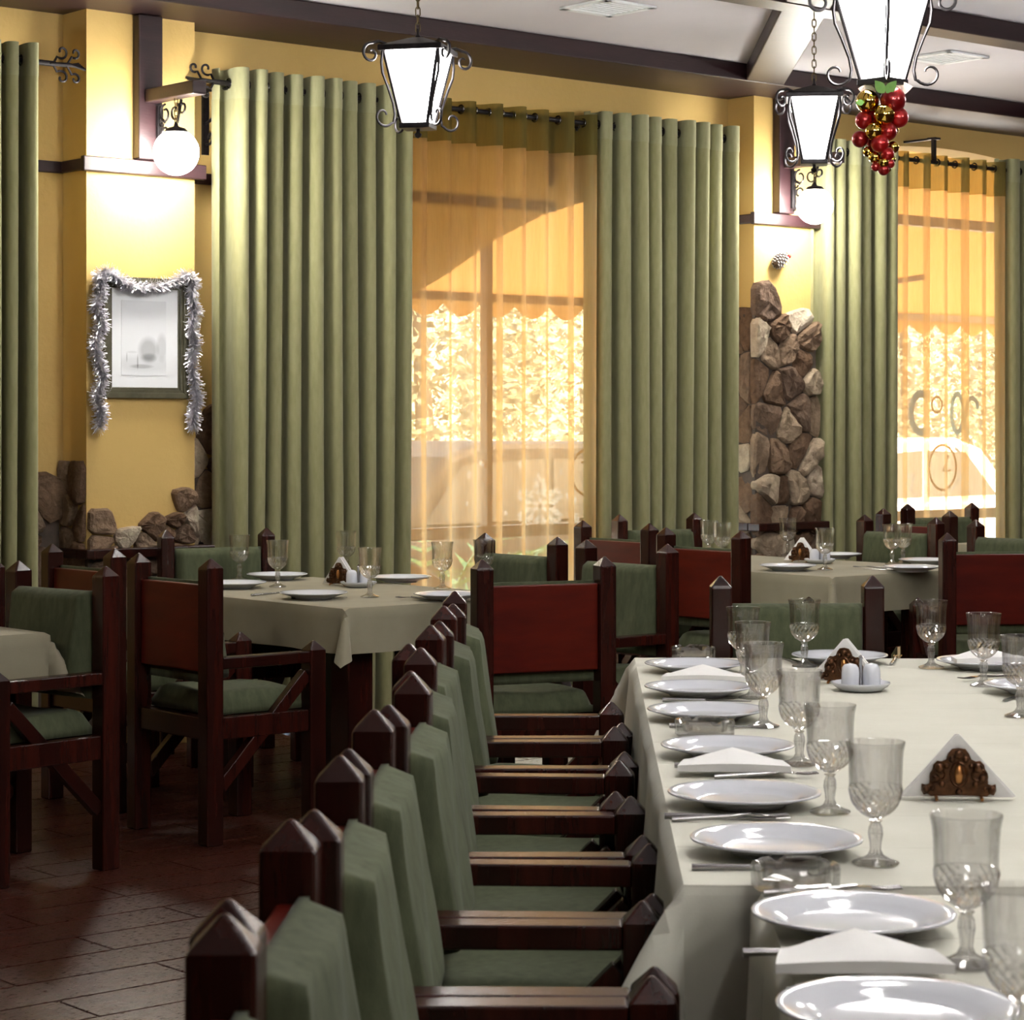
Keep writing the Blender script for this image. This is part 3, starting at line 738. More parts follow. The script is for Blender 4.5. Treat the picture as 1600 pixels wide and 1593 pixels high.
def leafm(L, wd): return MB().grid(lambda i, j: Vector(((i-.5)*wd*math.sin(PI*min(1,j*1.02))*(1+.25*math.cos(j*PI*6)), -.02*j*j+.012*abs(i-.5), -L*j*.4+L*.6*(1-(1-j)**2)*0)), 4, 8)
for (u, v, ang, m, L) in [(1377,144,-42,'leaf',.05),(1379,144,40,'leaf',.048),(1368,138,-82,'ribbon',.06),(1388,136,82,'ribbon',.075),(1345,158,-100,'leaf',.03)]:
    a = R(ang)
    mb = MB()
    for k in range(8):
        t0, t1 = k/8, (k+1)/8
        w0_, w1_ = L*.33*math.sin(PI*t0**.8), L*.33*math.sin(PI*min(1,t1**.8))
        mb.hexa([(-w0_,-.015*t0,L*t0),(w0_,-.015*t0,L*t0),(w1_+1e-5,-.015*t1,L*t1),(-w1_-1e-5,-.015*t1,L*t1)], [(-w0_,-.015*t0+.0015,L*t0),(w0_,-.015*t0+.0015,L*t0),(w1_+1e-5,-.015*t1+.0015,L*t1),(-w1_-1e-5,-.015*t1+.0015,L*t1)])
    mb.build('leaf' if m == 'leaf' else 'ribbon', M[m], bc, smooth=50, loc=bp(u,v+6,-.07 if m == 'leaf' else -.01), rot=(0,a,0))

# ------------------------------------------------------------------ pilaster sconces
def sconce(p, yoff, label, gu, gv):
    s = p[0]+yoff; root = empty('wall_lamp', W(s,DP,2.55), PHI); tag(root, label, 'wall lamp', 'globe lamps on timber arms')
    z = lambda h: h-2.55
    MB().box(-.06,.06,-.055,-.001,.001,z(SOFF)-.002).build('timber_post', M['beam'], root, bevel=.006)
    MB().box(-.034,.034,-.44,-.057,z(2.795),z(2.853)).build('timber_arm', M['beam'], root, bevel=.006)
    MB().box(.022,.05,-.075,-.057,.03,z(2.785)).build('iron_strap', M['iron'], root, bevel=.002)
    mb = MB(); P2 = lambda q: Vector((.03,-q[0],z(q[1]-.055)))
    mb.tube([P2(q) for q in [(.07,2.62),(.16,2.68),(.22,2.76),(.25,2.85)]], .007, 6)
    for c, r0, a0, a1 in (((.12,2.80),.042,R(90),R(470)),((.20,2.80),.040,R(60),R(-330)),((.115,2.715),.035,R(-90),R(280)),((.12,2.645),.028,R(0),R(400)),((.205,2.72),.03,R(200),R(560)),((.095,2.76),.022,R(0),R(360)),((.26,2.815),.03,R(140),R(480))):
        mb.tube([P2(q) for q in spiral(c, r0, r0*.45, a0, a1, 16)], .0055, 5)
    mb.build('scroll_bracket', M['iron'], root, smooth=60)
    gz = z(H(gu,gv,DP-.255)); gy = -.255; rg = .098
    k = 0; zz = z(2.785)
    while zz > gz+rg+.02:
        link('chain_link', LINK, root, loc=(0,gy,zz), rot=(0,0,(k%2)*PI/2)); zz -= .027; k += 1
    gb_ = MB().sphere((0,gy,gz), rg, 28, 18).build('globe', M['globe'], root, smooth=180)
    MB().lathe([(.055,gz+rg*.86),(.04,gz+rg+.004),(.012,gz+rg+.012),(.006,gz+rg+.03),(.001,gz+rg+.031)], 18, (0,gy,0)).build('globe_cap', M['iron'], gb_, smooth=60)
sconce(P_A, .288, 'lit white globe lamp on the pilaster above the framed print', 276, 238)
sconce(P_B, .205, 'lit white globe lamp on the stone-clad pilaster', 1278, 322)
sconce(P_Z, .288, 'lit white globe lamp left of the picture', 276, 238)
sconce(P_C, .288, 'lit white globe lamp right of the picture', 276, 238)

# ------------------------------------------------------------------ framed print, garland, pine cone
fx0, fx1 = S(162,DP-.02), S(294,DP-.02); fz0, fz1 = H(228,622,DP-.02), H(228,434,DP-.02)
fr = empty('picture_frame', W((fx0+fx1)/2,DP,fz0), PHI); tag(fr, 'framed grey print with white mat and dark olive moulding', 'picture')
hw, hh = (fx1-fx0)/2, fz1-fz0; bw = .047
def bar(pts, nm='moulding'):
    mb = MB(); (x0,z0),(x1,z1),(x2,z2),(x3,z3) = pts
    for k, (i0, i1, d) in enumerate(((0,.5,.026),(.5,.8,.018),(.8,1,.012))):
        L = lambda a, b, t: (a[0]+(b[0]-a[0])*t, a[1]+(b[1]-a[1])*t)
        A, B = L((x0,z0),(x3,z3),i0), L((x1,z1),(x2,z2),i0); C, Dd = L((x1,z1),(x2,z2),i1), L((x0,z0),(x3,z3),i1)
        mb.hexa([(q[0],-.001,q[1]) for q in (A,B,C,Dd)], [(q[0],-d,q[1]) for q in (A,B,C,Dd)])
    mb.build(nm, M['frame'], fr, bevel=.002)
o4 = [(-hw,0),(hw,0),(hw,hh),(-hw,hh)]; i4 = [(-hw+bw,bw),(hw-bw,bw),(hw-bw,hh-bw),(-hw+bw,hh-bw)]
for k in range(4): bar([o4[k], o4[(k+1)%4], i4[(k+1)%4], i4[k]])
MB().box(-hw+bw-.004,hw-bw+.004,-.008,-.002,bw-.004,hh-bw+.004).build('mat', M['mat_board'], fr)
MB().box(-hw*.56,hw*.50,-.0095,-.0082,hh*.19,hh*.81).build('print', M['print'], fr)

gn = empty('tinsel_garland', W((fx0+fx1)/2,DP-.04,fz0), PHI); tag(gn, 'silver tinsel garland draped over the framed print', 'garland')
path = []
for u, v in [(154,668),(160,645),(150,615),(162,585),(152,555),(148,530),(160,505),(150,475),(158,450),(155,428),(168,422),(184,432),(200,444),(225,448),(250,446),(275,438),(292,428),(301,436),(300,460),(306,485),(299,510),(305,535),(300,560),(303,590),(309,620),(302,645),(303,668)]:
    path.append(Vector((S(u,DP-.04)-(fx0+fx1)/2, 0, H(u,v,DP-.04)-fz0)))
rn = random.Random(3); tn = MB()
for i in range(len(path)-1):
    for k in range(300):
        t = rn.random(); p = path[i].lerp(path[i+1], t)
        d = Vector((rn.gauss(0,1), rn.gauss(0,.8), rn.gauss(0,1)-.4)); d.normalize(); L = rn.uniform(.024,.046)
        n = d.orthogonal().normalized()*.0018; e = p+d*L+Vector((0,0,-.004))
        if e.y > .03: e.y = .03
        tn.add([p-n, p+n, e+n, e-n], [(0,1,2,3)])
tn.build('tinsel_strands', M['silver'], gn)['kind'] = 'stuff'
MB().tube(path, .004, 5).build('core_string', M['silver'], gn)

cu, cv = 1220, 406
pc = empty('pine_cone', W(S(cu,DP-.035),DP-.035,H(cu,cv,DP-.035)), PHI); tag(pc, 'frosted pine cone with red bow on the stone pilaster', 'ornament')
ax = Matrix.Rotation(R(55),4,'Y')
MB().lathe([(.001,-.055),(.022,-.04),(.030,-.01),(.026,.02),(.012,.042),(.001,.046)], 14, m=ax).build('core', M['cone'], pc, smooth=60)
sc_, tp_ = MB(), MB()
for k in range(70):
    a = k*2.399; z = -.052+.094*k/70; r = .031*math.sin(PI*min(.97,max(.08,(z+.062)/.115)))**.7
    c0 = Vector((math.cos(a)*r, math.sin(a)*r, z)); o_ = Vector((math.cos(a), math.sin(a), -.35)).normalized(); sdv = Vector((-math.sin(a), math.cos(a), 0))
    q = [c0-sdv*.004-o_*.006, c0+sdv*.004-o_*.006, c0+sdv*.006+o_*.008, c0-sdv*.006+o_*.008]; up = Vector((0,0,.004))
    sc_.hexa([ax@x for x in q], [ax@(x+up) for x in q])
    q2 = [c0+sdv*.006+o_*.007, c0+sdv*.005+o_*.012, c0-sdv*.005+o_*.012, c0-sdv*.006+o_*.007]
    tp_.hexa([ax@x for x in q2], [ax@(x+up*1.2) for x in q2])
sc_.build('scales', M['cone'], pc); tp_.build('frosted_tips', M['frost'], pc)
mb = MB()
for a in (-40,50,120): mb.sphere(ax@Vector((.012*math.cos(R(a)), .012*math.sin(R(a))-.012, .05)), .011, 10, 7)
mb.build('red_bow', M['red'], pc, smooth=60)

# ceiling vents
def vent(u, v, label):
    z = (CEIL-CAMZ)*F/(HY-v); p = Vector(((u-CX)/F*z, z, CEIL-.001)); o = empty('ceiling_vent', p, PHI); tag(o, label, 'ceiling vent', 'square ceiling vents')
    k = .155
    for a in range(4):
        MB().box(-k,k,-k,-k+.035,-.012,0,Matrix.Rotation(a*PI/2,4,'Z')).build('rim', M['vent'], o, bevel=.002)
    MB().box(-k+.036,k-.036,-k+.036,k-.036,-.007,0).build('panel', M['vent'], o)
    for q in range(7):
        y = -.105+.035*q; MB().box(-k+.04,k-.04,y-.003,y+.003,-.011,-.0075).build('louvre', M['vent'], o)
vent(950, 10, 'square white ceiling vent at the top centre')
vent(1478, 88, 'square white ceiling vent behind the large lantern')
# ------------------------------------------------------------------ chairs
PW, PDp, SX, SY = .060, .066, .225, .21
BH, FH = .96, .663
def make_chair():
    root = empty('armchair')
    def post(x, y, h):
        a = PW/2; b = PDp/2; t = .036
        mb = MB(); lo = [(-a,-b),(a,-b),(a,b),(-a,b)]
        mb.add([(x+p,y+q,0) for p,q in lo]+[(x+p,y+q,h-t) for p,q in lo]+[(x,y,h)], [(3,2,1,0)]+[(i,(i+1)%4,4+(i+1)%4,4+i) for i in range(4)]+[(4+i,4+(i+1)%4,8) for i in range(4)])
        return mb
    for sx in (-1,1):
        post(sx*SX,-SY,BH).build('back_post', M['wood'], root, bevel=.005)
        post(sx*SX,SY,FH).build('front_post', M['wood'], root, bevel=.005)
        MB().box(sx*SX-.028,sx*SX+.028,-SY+PDp/2,SY-PDp/2,.585,.624).build('arm', M['wood'], root, bevel=.004)
        x = sx*SX
        a0, a1 = Vector((x,SY-PDp/2,.545)), Vector((x,-SY+PDp/2,.19)); w_ = .017; n = Vector((0,.66,-.75))*.022
        MB().hexa([a0+Vector((-w_,0,0))-n, a0+Vector((w_,0,0))-n, a0+Vector((w_,0,0))+n, a0+Vector((-w_,0,0))+n], [a1+Vector((-w_,0,0))-n, a1+Vector((w_,0,0))-n, a1+Vector((w_,0,0))+n, a1+Vector((-w_,0,0))+n]).build('brace', M['wood'], root, bevel=.003)
        MB().box(x-.02,x+.02,-SY+PDp/2,SY-PDp/2,.35,.425).build('seat_rail', M['wood'], root, bevel=.004)
    for sy in (-1,1):
        MB().box(-SX+PW/2,SX-PW/2,sy*SY-.02,sy*SY+.02,.35,.425).build('seat_rail', M['wood'], root, bevel=.004)
    MB().box(-SX+PW/2,SX-PW/2,-SY-.012,-SY+.012,.575,.866).build('back_panel', M['wood_panel'], root, bevel=.004)
    xs = SX-PW/2-.004
    def pillow(nx, nz, fn, nm):
        mb = MB().grid(lambda i, j: fn(i, j, 1), nx, nz); k = len(mb.v)
        mb.grid(lambda i, j: fn(1-i, j, 0), nx, nz)
        # close the rim
        def idx(g, i, j): return (0 if g else k)+j*(nx+1)+(i if g else nx-i)
        for i in range(nx):
            mb.f.append((idx(1,i+1,0),idx(1,i,0),idx(0,i,0),idx(0,i+1,0))); mb.f.append((idx(1,i,nz),idx(1,i+1,nz),idx(0,i+1,nz),idx(0,i,nz)))
        for j in range(nz):
            mb.f.append((idx(1,0,j),idx(1,0,j+1),idx(0,0,j+1),idx(0,0,j))); mb.f.append((idx(1,nx,j+1),idx(1,nx,j),idx(0,nx,j),idx(0,nx,j+1)))
        return mb.build(nm, M['green'], root, smooth=180)
    def rim(i, j, p=.22): return (min(1,max(0,(1-abs(2*i-1)))/p))**.5*(min(1,max(0,(1-abs(2*j-1)))/p))**.5
    def back(i, j, g):
        z = .535+.34*j; th = .012+(.088-.045*j)*rim(i,j,.10)+.006*math.sin(9*i+4*j)*rim(i,j)
        x = (2*i-1)*xs
        return Vector((x, -SY+.0135+(th if g else 0), z))
    pillow(22, 22, back, 'back_cushion')
    def seat(i, j, g):
        y = -SY+.035+(2*SY-.04)*j; x = (2*i-1)*(xs+ .01)
        return Vector((x, y, .427+(.022+.052*rim(i,j,.14)+.004*math.sin(7*i+5*j)*rim(i,j) if g else 0)))
    pillow(18, 18, seat, 'seat_cushion')
    return root
chair0 = make_chair(); used = [False]
def chair(mx, my, face, label, group, jig=0):
    """place by the middle of its back posts and the direction it faces"""
    o = chair0 if not used[0] else copy_tree(chair0); used[0] = True
    fx, fy = face; l = math.hypot(fx,fy); fx /= l; fy /= l
    a = math.atan2(fy,fx)+R(jig)
    o.location = (mx+SY*math.cos(a), my+SY*math.sin(a), 0.0005); o.rotation_euler = (0,0,a-PI/2)
    tag(o, label, 'armchair', group); return o
copy_proto = list(bpy.data.objects)
row = [(-.262,1.93),(-.258,2.447),(-.230,2.962),(-.220,3.478),(-.186,3.992),(-.183,4.508),(-.195,5.045),(-.166,5.60),(-.150,6.118)]
ords = ['nearest','second','third','fourth','fifth','sixth','seventh','eighth','farthest']
for k, (x, y) in enumerate(row):
    chair(x, y, (1,-.02), 'green-cushioned wooden armchair, %s from the camera in the row of nine'%ords[k], 'chairs in the row along the long table', [1,-1,1.5,0,-1.5,1,-2.5,1.5,2][k])
d_, e_, n_ = (DX,DZ), (-DZ,DX), (DZ,-DX)
md = (-DX,-DZ)
G2 = 'chairs at the small tables'
chair(-1.15,8.06, d_, 'armchair at the middle small table, plain wooden back towards the camera at left', G2)
chair(-1.58,8.72, d_, 'dark armchair behind the left plain-backed chair, nearer the wall', G2)
chair(-1.45,7.62, md, 'green-cushioned armchair at the far left beside the cut-off table', G2, 8)
chair(-1.89,8.12, md, 'armchair at the left edge, mostly cut off by the picture', G2)
chair(-1.27,10.18, (.42,-.9), 'armchair below the tinsel-framed print, green cushion facing the room', G2)
chair(.107,7.93, (-.40,.92), 'red-backed armchair standing between the middle small table and the chair row', G2)
chair(.435,9.02, md, 'green-cushioned armchair directly right of the red-backed centre chair', G2)
chair(.035,9.60, md, 'green-cushioned armchair in front of the large amber window', G2)
chair(.817,10.13, d_, 'dark plain-backed armchair at the left side of the right small table', G2)
chair(.477,10.90, d_, 'reddish plain-backed armchair below the left edge of the second curtain', G2)
chair(.73,11.90, (.50,-.86), 'armchair with its green back against the curtain left of the stone pilaster', G2)
chair(1.90,11.60, md, 'green-cushioned armchair behind the pair of goblets on the right small table', G2)
chair(2.33,10.98, md, 'green-cushioned armchair at the right edge above the red back', G2)
chair(2.02,9.80, (-.12,.99), 'large red-backed armchair at the right edge behind the long table', G2)
chair(2.13,12.48, d_, 'reddish armchair far right, seen from behind before the right window', G2)
chair(2.44,13.5, (.45,-.89), 'armchair in front of the right amber window, green cushion facing us', G2)
chair(.84,6.99, (0.02,-1), 'armchair at the head of the long table with wide green back', 'chair at the head of the long table')

# ------------------------------------------------------------------ tables and cloths
def cloth_mesh(Lx, Ly, z, ov, seed=0, step=.035, wave=.012, corner=.5, flare=None):
    rn = random.Random(seed); ph = [rn.uniform(0,6.28) for _ in range(8)]
    ov, os = (max(ov), ov) if isinstance(ov, tuple) else (ov, (ov,)*4)
    nx, ny = int((Lx+os[0]+os[1])/step), int((Ly+os[2]+os[3])/step)
    flare = flare or {}
    def fn(i, j):
        X = -os[0]+(Lx+os[0]+os[1])*i; Y = -os[2]+(Ly+os[2]+os[3])*j
        ex = -X if X < 0 else (X-Lx if X > Lx else 0); ey = -Y if Y < 0 else (Y-Ly if Y > Ly else 0)
        sx = -1 if X < 0 else 1; sy = -1 if Y < 0 else 1
        bx, by = min(max(X,0),Lx), min(max(Y,0),Ly)
        if ex == 0 and ey == 0: return Vector((bx,by,z))
        rd = .012                                   # rolled edge
        if ex and ey:
            r = max(ex,ey)+.38*min(ex,ey); f = math.atan2(ey,ex); k = flare.get((sx,sy), corner)*math.sin(2*f)**1.0
            o_ = rd+r*k; dz = r*math.sqrt(max(.05,1-k*k))
            return Vector((bx+sx*o_*math.cos(f), by+sy*o_*math.sin(f), z-dz))
        e = ex or ey; t = (by if ex else bx)
        q = min(1, e/.03); wv = wave*(e/ov)*(math.sin(t*9+ph[0])+.6*math.sin(t*17+ph[1])+.9)
        o_ = rd*math.sin(q*PI/2)+wv
        return Vector((bx+(sx*o_ if ex else 0), by+(sy*o_ if ey else 0), z-max(0,e-rd*.5)*1.0))
    return MB().grid(fn, nx, ny)
def table(name, s0, D0, a, b, ztop, ov, label, clabel, seed, rz=None, origin=None, flare=None, legs=True, step=.035, corner=.5, cm='cloth', rx=.10, fy=.10):
    o = empty(name, origin if origin is not None else W(s0,D0,0), PHI if rz is None else rz); tag(o, label, 'table', 'dining tables')
    MB().box(.006,a-.006,.006,b-.006,ztop-.045,ztop-.004).build('table_top', M['wood'], o, bevel=.004)
    for x in (.10,a-rx):
        for y in (.10,b-fy):
            MB().box(x-.055,x+.055,y-.055,y+.055,0.0005,ztop-.046).build('leg', M['wood'], o, bevel=.005)
    for y in (.10,b-fy): MB().box(.157,a-rx-.057,y-.015,y+.015,ztop-.075,ztop-.047).build('apron', M['wood'], o)
    c = cloth_mesh(a, b, ztop, ov, seed, flare=flare, step=step, corner=corner)  .build('tablecloth', M[cm], None, smooth=50)
    c.location = o.location; c.rotation_euler = o.rotation_euler
    tag(c, clabel, 'tablecloth', 'olive linen tablecloths'); return o
TH_S = .75
T2 = (5.03, 6.80); T3 = (7.66, 6.85)
table('dining_table', T2[0], T2[1], .92, 1.48, TH_S, .17, 'small wooden table in the middle left under an olive cloth', 'olive cloth on the middle left small table', 1, step=.02, rx=.30, fy=.62)
table('dining_table', T3[0], T3[1], .95, 1.55, TH_S, .17, 'small wooden table at the right by the stone pilaster', 'olive cloth on the small table by the stone pilaster', 2, step=.02, rx=.26, fy=.80)
table('dining_table', 2.45, 6.62, 1.27, 1.48, TH_S, .17, 'small table cut off by the left edge', 'corner of an olive cloth at the left edge', 3, step=.02, rx=.40, fy=.62)
table('dining_table', 10.3, 6.85, .95, 1.5, TH_S, .17, 'small table cut off by the right edge before the far window', 'olive cloth strip at the right edge before the far window', 4, step=.02, fy=.62)
ZT = .73; RA = R(-1.75)
fo = Vector((.247,3.45,0)); no = Vector((.297,1.55,0))
table('long_table', 0, 0, 1.16, 3.38, ZT, .27, 'long banquet table, far half, under a pale cloth', 'pale linen cloth on the far half of the long table', 5, rz=RA, origin=fo, flare={(-1,-1):.62}, step=.03, cm='pale_cloth')
table('long_table', 0, 0, 1.10, 1.84, ZT-.001, (.27,.27,.27,0), 'long banquet table, near half, under a pale cloth', 'pale linen cloth on the near half of the long table', 6, rz=RA, origin=no, step=.03, cm='pale_cloth')
# ------------------------------------------------------------------ tableware
def make_plate(R0=.135):
    k = R0/.135
    prof = [(.001,.004),(.055*k,.004),(.060*k,.0),(.072*k,.0),(.075*k,.005),(.10*k,.012),(.128*k,.0205),(.1345*k,.0225),(.135*k,.0245),(.1335*k,.0260),(.125*k,.0245),(.098*k,.0165),(.088*k,.010),(.080*k,.0085),(.001,.008)]
    return MB().lathe(prof, 64).mesh('dinner_plate', M['porcelain'], 60)
PL = make_plate(); 
def place(name, me, p, label, cat, group, rz=0, sc=None):
    o = link(name, me, None, loc=p, rot=(0,0,rz))
    if sc: o.scale = (sc,sc,sc)
    tag(o, label, cat, group); return o
def make_goblet():
    root = empty('goblet')
    NF = 10
    up = [(.0400,.118),(.0405,.135),(.041,.155),(.0425,.172),(.0452,.185),(.0447,.1868),(.0435,.186),(.0425,.1855),(.0395,.172),(.0382,.155),(.0378,.135),(.0374,.1185)]
    MB().lathe(up, 48, fl=lambda r, z, a, i: r*(1-.012*(.5+.5*math.cos(NF*a))*max(0, min(1, (.168-z)/.03))), cap=False).build('bowl', M['crystal'], root, smooth=40)
    cutp = [(.001,.068),(.012,.071),(.021,.0765),(.028,.083),(.0335,.090),(.0375,.099),(.0393,.108),(.0402,.115),(.0402,.1195),(.0376,.1190)]
    MB().lathe(cutp, 40, fl=lambda r, z, a, i: r*(1+(.035 if (i+round(a*20/PI))%2 else -.03)*(1 if 1 < i < 8 else 0)), cap=False).build('cut_base', M['cut'], root)
    def fs(r, z, a, i): return r*(1+.10*math.cos(8*a)) if z > .012 else r*(1+.02*math.cos(8*a))
    MB().lathe([(.001,0),(.034,0),(.0355,.002),(.034,.004),(.020,.009),(.011,.014),(.0075,.022),(.0085,.034),(.0105,.046),(.0095,.056),(.0065,.0625),(.010,.0665),(.001,.0675)], 32, fl=fs).build('stem', M['cut'], root)
    return root
gob0 = make_goblet(); gused = [False]
def goblet(p, label, group, sc=1):
    o = gob0 if not gused[0] else copy_tree(gob0); gused[0] = True
    o.location = p; o.rotation_euler = (0,0,random.uniform(0,6)); o.scale = (sc,sc,sc); tag(o, label, 'goblet', group)
def make_ashtray():
    def fl(r, z, a, i):
        if r > .055: return r*(1+(.025 if round(a*20/PI)%4 < 2 else -.02))
        return r
    mb = MB()
    prof = [(.001,0),(.058,0),(.0625,.003),(.0635,.03),(.0615,.036),(.056,.0375),(.051,.034),(.047,.012),(.001,.009)]
    n = 40; b = 0
    mb.lathe(prof, n, fl=fl)
    for i in (4,5,6):                 # cigarette rests
        for k in range(n):
            if (k % 10) in (0,1): x,y,z = mb.v[i*n+k]; mb.v[i*n+k] = (x,y,z-.008)
    return mb.mesh('ashtray', M['cut'])
ASH = make_ashtray()
def make_knife():
    root = empty('table_knife')
    MB().tube([(0,-.105,.004),(0,-.09,.0045),(0,-.03,.0042),(0,.0,.0038)], .0055, 8, taper=lambda t: 1.05-.35*t).build('handle', M['steel'], root, smooth=60)
    MB().prism([(-.004,0),(.006,.0),(.0095,.03),(.009,.08),(.003,.108),(-.004,.11)], .0015, .0035).build('blade', M['steel'], root, bevel=.0004)
    return root
def make_fork():
    root = empty('table_fork')
    MB().tube([(0,-.10,.003),(0,-.07,.005),(0,0,.008),(0,.035,.011)], .0042, 6, taper=lambda t: 1.25-.55*t).build('handle', M['steel'], root, smooth=60)
    mb = MB()
    mb.hexa([(-.005,.033,.0095),(.005,.033,.0095),(.005,.033,.0115),(-.005,.033,.0115)], [(-.0115,.055,.008),(.0115,.055,.008),(.0115,.055,.0105),(-.0115,.055,.0105)])
    mb.build('neck', M['steel'], root)
    for k in range(4):
        x = -.0099+.0066*k
        MB().tube([(x,.054,.0092),(x,.075,.0075),(x*1.02,.098,.0095)], .0016, 5).build('tine', M['steel'], root, smooth=60)
    return root
kn0, fk0 = make_knife(), make_fork(); ku, fu = [False], [False]
def knife(p, rz, label):
    o = kn0 if not ku[0] else copy_tree(kn0); ku[0] = True; o.location = p; o.rotation_euler = (0,0,rz); tag(o, label, 'knife', 'table knives')
def fork(p, rz, label):
    o = fk0 if not fu[0] else copy_tree(fk0); fu[0] = True; o.location = p; o.rotation_euler = (0,0,rz); tag(o, label, 'fork', 'table forks')
def make_napkin():
    mb = MB(); nx = 16
    def top(i, j):
        x = (i-.5)*.215; y = -.05+.10*j
        pk = max(0, 1-abs(2*i-1)*1.15)
        return Vector((x*(1-.12*j), y*(1-.25*abs(2*i-1)*j), .012+.018*pk*(j**.8)+.004*math.sin(PI*i)))
    mb.grid(top, nx, 8); k = len(mb.v)
    mb.grid(lambda i, j: (lambda q: Vector((q.x, q.y, .0008)))(top(1-i,j)), nx, 8)
    def idx(g, i, j): return (0 if g else k)+j*(nx+1)+(i if g else nx-i)
    for i in range(nx):
        mb.f.append((idx(1,i+1,0),idx(1,i,0),idx(0,i,0),idx(0,i+1,0))); mb.f.append((idx(1,i,8),idx(1,i+1,8),idx(0,i+1,8),idx(0,i,8)))
    for j in range(8):
        mb.f.append((idx(1,0,j),idx(1,0,j+1),idx(0,0,j+1),idx(0,0,j))); mb.f.append((idx(1,nx,j+1),idx(1,nx,j),idx(0,nx,j),idx(0,nx,j+1)))
    return mb.mesh('folded_napkin', M['napkin'], 50)
NAP = make_napkin()
def make_holder():
    root = empty('napkin_holder')
    half = [(0,.094),(.012,.092),(.018,.084),(.022,.074),(.030,.070),(.038,.071),(.045,.064),(.047,.052),(.051,.044),(.052,.030),(.058,.028),(.0655,.030),(.066,.018),(.062,.010),(.055,.012),(.050,.008),(0,.010)]
    poly = [(-x,z) for x, z in reversed(half[1:-1])]; poly = [(x,z) for x,z in half]+list(reversed([( -x,z) for x,z in half[1:-1]]))
    for sy in (-1,1):
        mb = MB().prism(poly, 0, .004, Matrix.Translation((0,sy*.016+(.004 if sy > 0 else 0),0))@Matrix.Rotation(PI/2,4,'X'))
        pt = mb.build('plate', M['bronze'], root, bevel=.001)
        rl = MB(); y = sy*.021
        for x, z, r in [(0,.082,.008),(-.012,.074,.006),(.012,.074,.006),(-.034,.058,.009),(.034,.058,.009),(-.042,.040,.008),(.042,.040,.008),(-.058,.02,.007),(.058,.02,.007),(-.03,.03,.006),(.03,.03,.006),(-.022,.062,.005),(.022,.062,.005),(0,.016,.006),(-.046,.022,.005),(.046,.022,.005)]:
            rl.sphere((x,y,z), r, 10, 6)
        for sgn in (-1,1):
            rl.tube([(p[0]*sgn, y, p[1]) for p in spiral((.034,.045),.017,.006,R(-60),R(330),16)], .0028, 5)
        rl.tube([(.0145*math.cos(2*PI*k/16), y, .047+.021*math.sin(2*PI*k/16)) for k in range(16)], .0026, 5, closed=True)
        rl.build('relief', M['bronze'], pt, smooth=60)
        MB().lathe([(.001,-.018),(.006,-.014),(.0085,0),(.006,.014),(.001,.018)], 12, (0,y,.047)).build('medallion', M['copper'], pt, smooth=60)
    ft = MB()
    for x in (-.04,.04): MB().tube([(x,-.030,.003),(x,-.022,.007),(x,0,.008),(x,.022,.007),(x,.030,.003)], .0032, 6).build('foot', M['copper'], root, smooth=60)
    nb = MB()
    for k in range(7):
        y = -.011+.0036*k; w_ = .104-.002*abs(k-3); h_ = .116-.002*((k*2)%5)
        nb.prism([(-w_,.006),(w_,.006),(.004,h_),(-.004,h_)], 0, .0022, Matrix.Translation((0,y,0))@Matrix.Rotation(PI/2,4,'X'))
    nb.build('napkins', M['napkin'], root, bevel=.0006)
    return root
ho0 = make_holder(); hu = [False]
def holder(p, rz, label):
    o = ho0 if not hu[0] else copy_tree(ho0); hu[0] = True; o.location = p; o.rotation_euler = (0,0,rz); tag(o, label, 'napkin holder', 'bronze napkin holders')
def make_cruet():
    root = empty('salt_pepper_set')
    MB().lathe([(.001,.003),(.045,0),(.055,.003),(.068,.012),(.074,.019),(.0735,.0215),(.070,.020),(.055,.009),(.001,.007)], 40).build('dish', M['porcelain'], root, smooth=60)
    for sx in (-1,1):
        x = sx*.027
        MB().lathe([(.001,.008),(.020,.008),(.0225,.012),(.0228,.045),(.021,.058),(.015,.066),(.001,.069)], 24, (x,0,0)).build('shaker', M['porcelain'], root, smooth=60)
    MB().lathe([(.004,.007),(.004,.078),(.008,.084),(.001,.09)], 10).build('grip', M['steel'], root, smooth=60)
    return root
cr0 = make_cruet(); cu_ = [False]
def cruet(p, rz, label):
    o = cr0 if not cu_[0] else copy_tree(cr0); cu_[0] = True; o.location = p; o.rotation_euler = (0,0,rz); tag(o, label, 'cruet set', 'salt and pepper sets')

E = .0012; Z1 = ZT+E
on = lambda u, v, dh=0: at(u, v, ZT+dh)-Vector((0,0,dh))+Vector((0,0,E))       # spot on the long table; dh: height of the point seen
LEFT = 'settings along the near-left edge of the long table'
oz = ['farthest','second farthest','third farthest','fourth from the far end','fifth from the far end','third nearest','second nearest','nearest']
pl = [(1085,1037),(1092,1073),(1104,1109),(1137,1165),(1163,1239),(1213,1311),(1333,1427),(1402,1574)]
pp = [on(u,v,.022) for u, v in pl]
for k, p in enumerate(pp):
    place('dinner_plate', PL, p, 'white dinner plate on the left edge of the long table, %s'%oz[k], 'plate', 'dinner plates on the long table')
gb = [(1161,1059),(1176,1091),(1193,1136),(1249,1195),(1297,1270),(1368,1350),(1510,1508),(1597,1668)]
for k, (u, v) in enumerate(gb):
    goblet(on(u,v), 'cut-glass goblet along the left of the long table, %s'%oz[k], 'goblets on the long table')
kw = [(1103,1097),(1120,1137),(1138,1200),(1135,1280),(1190,1360),(1290,1493)]
kn = ['second farthest plate','third farthest plate','fourth plate from the far end, under a napkin','fifth plate from the far end','third nearest plate','second nearest plate']
for (u, v), q in zip(kw, kn): knife(on(u,v), R(-90)+random.uniform(-.06,.06), 'steel knife beside the %s, long table'%q)
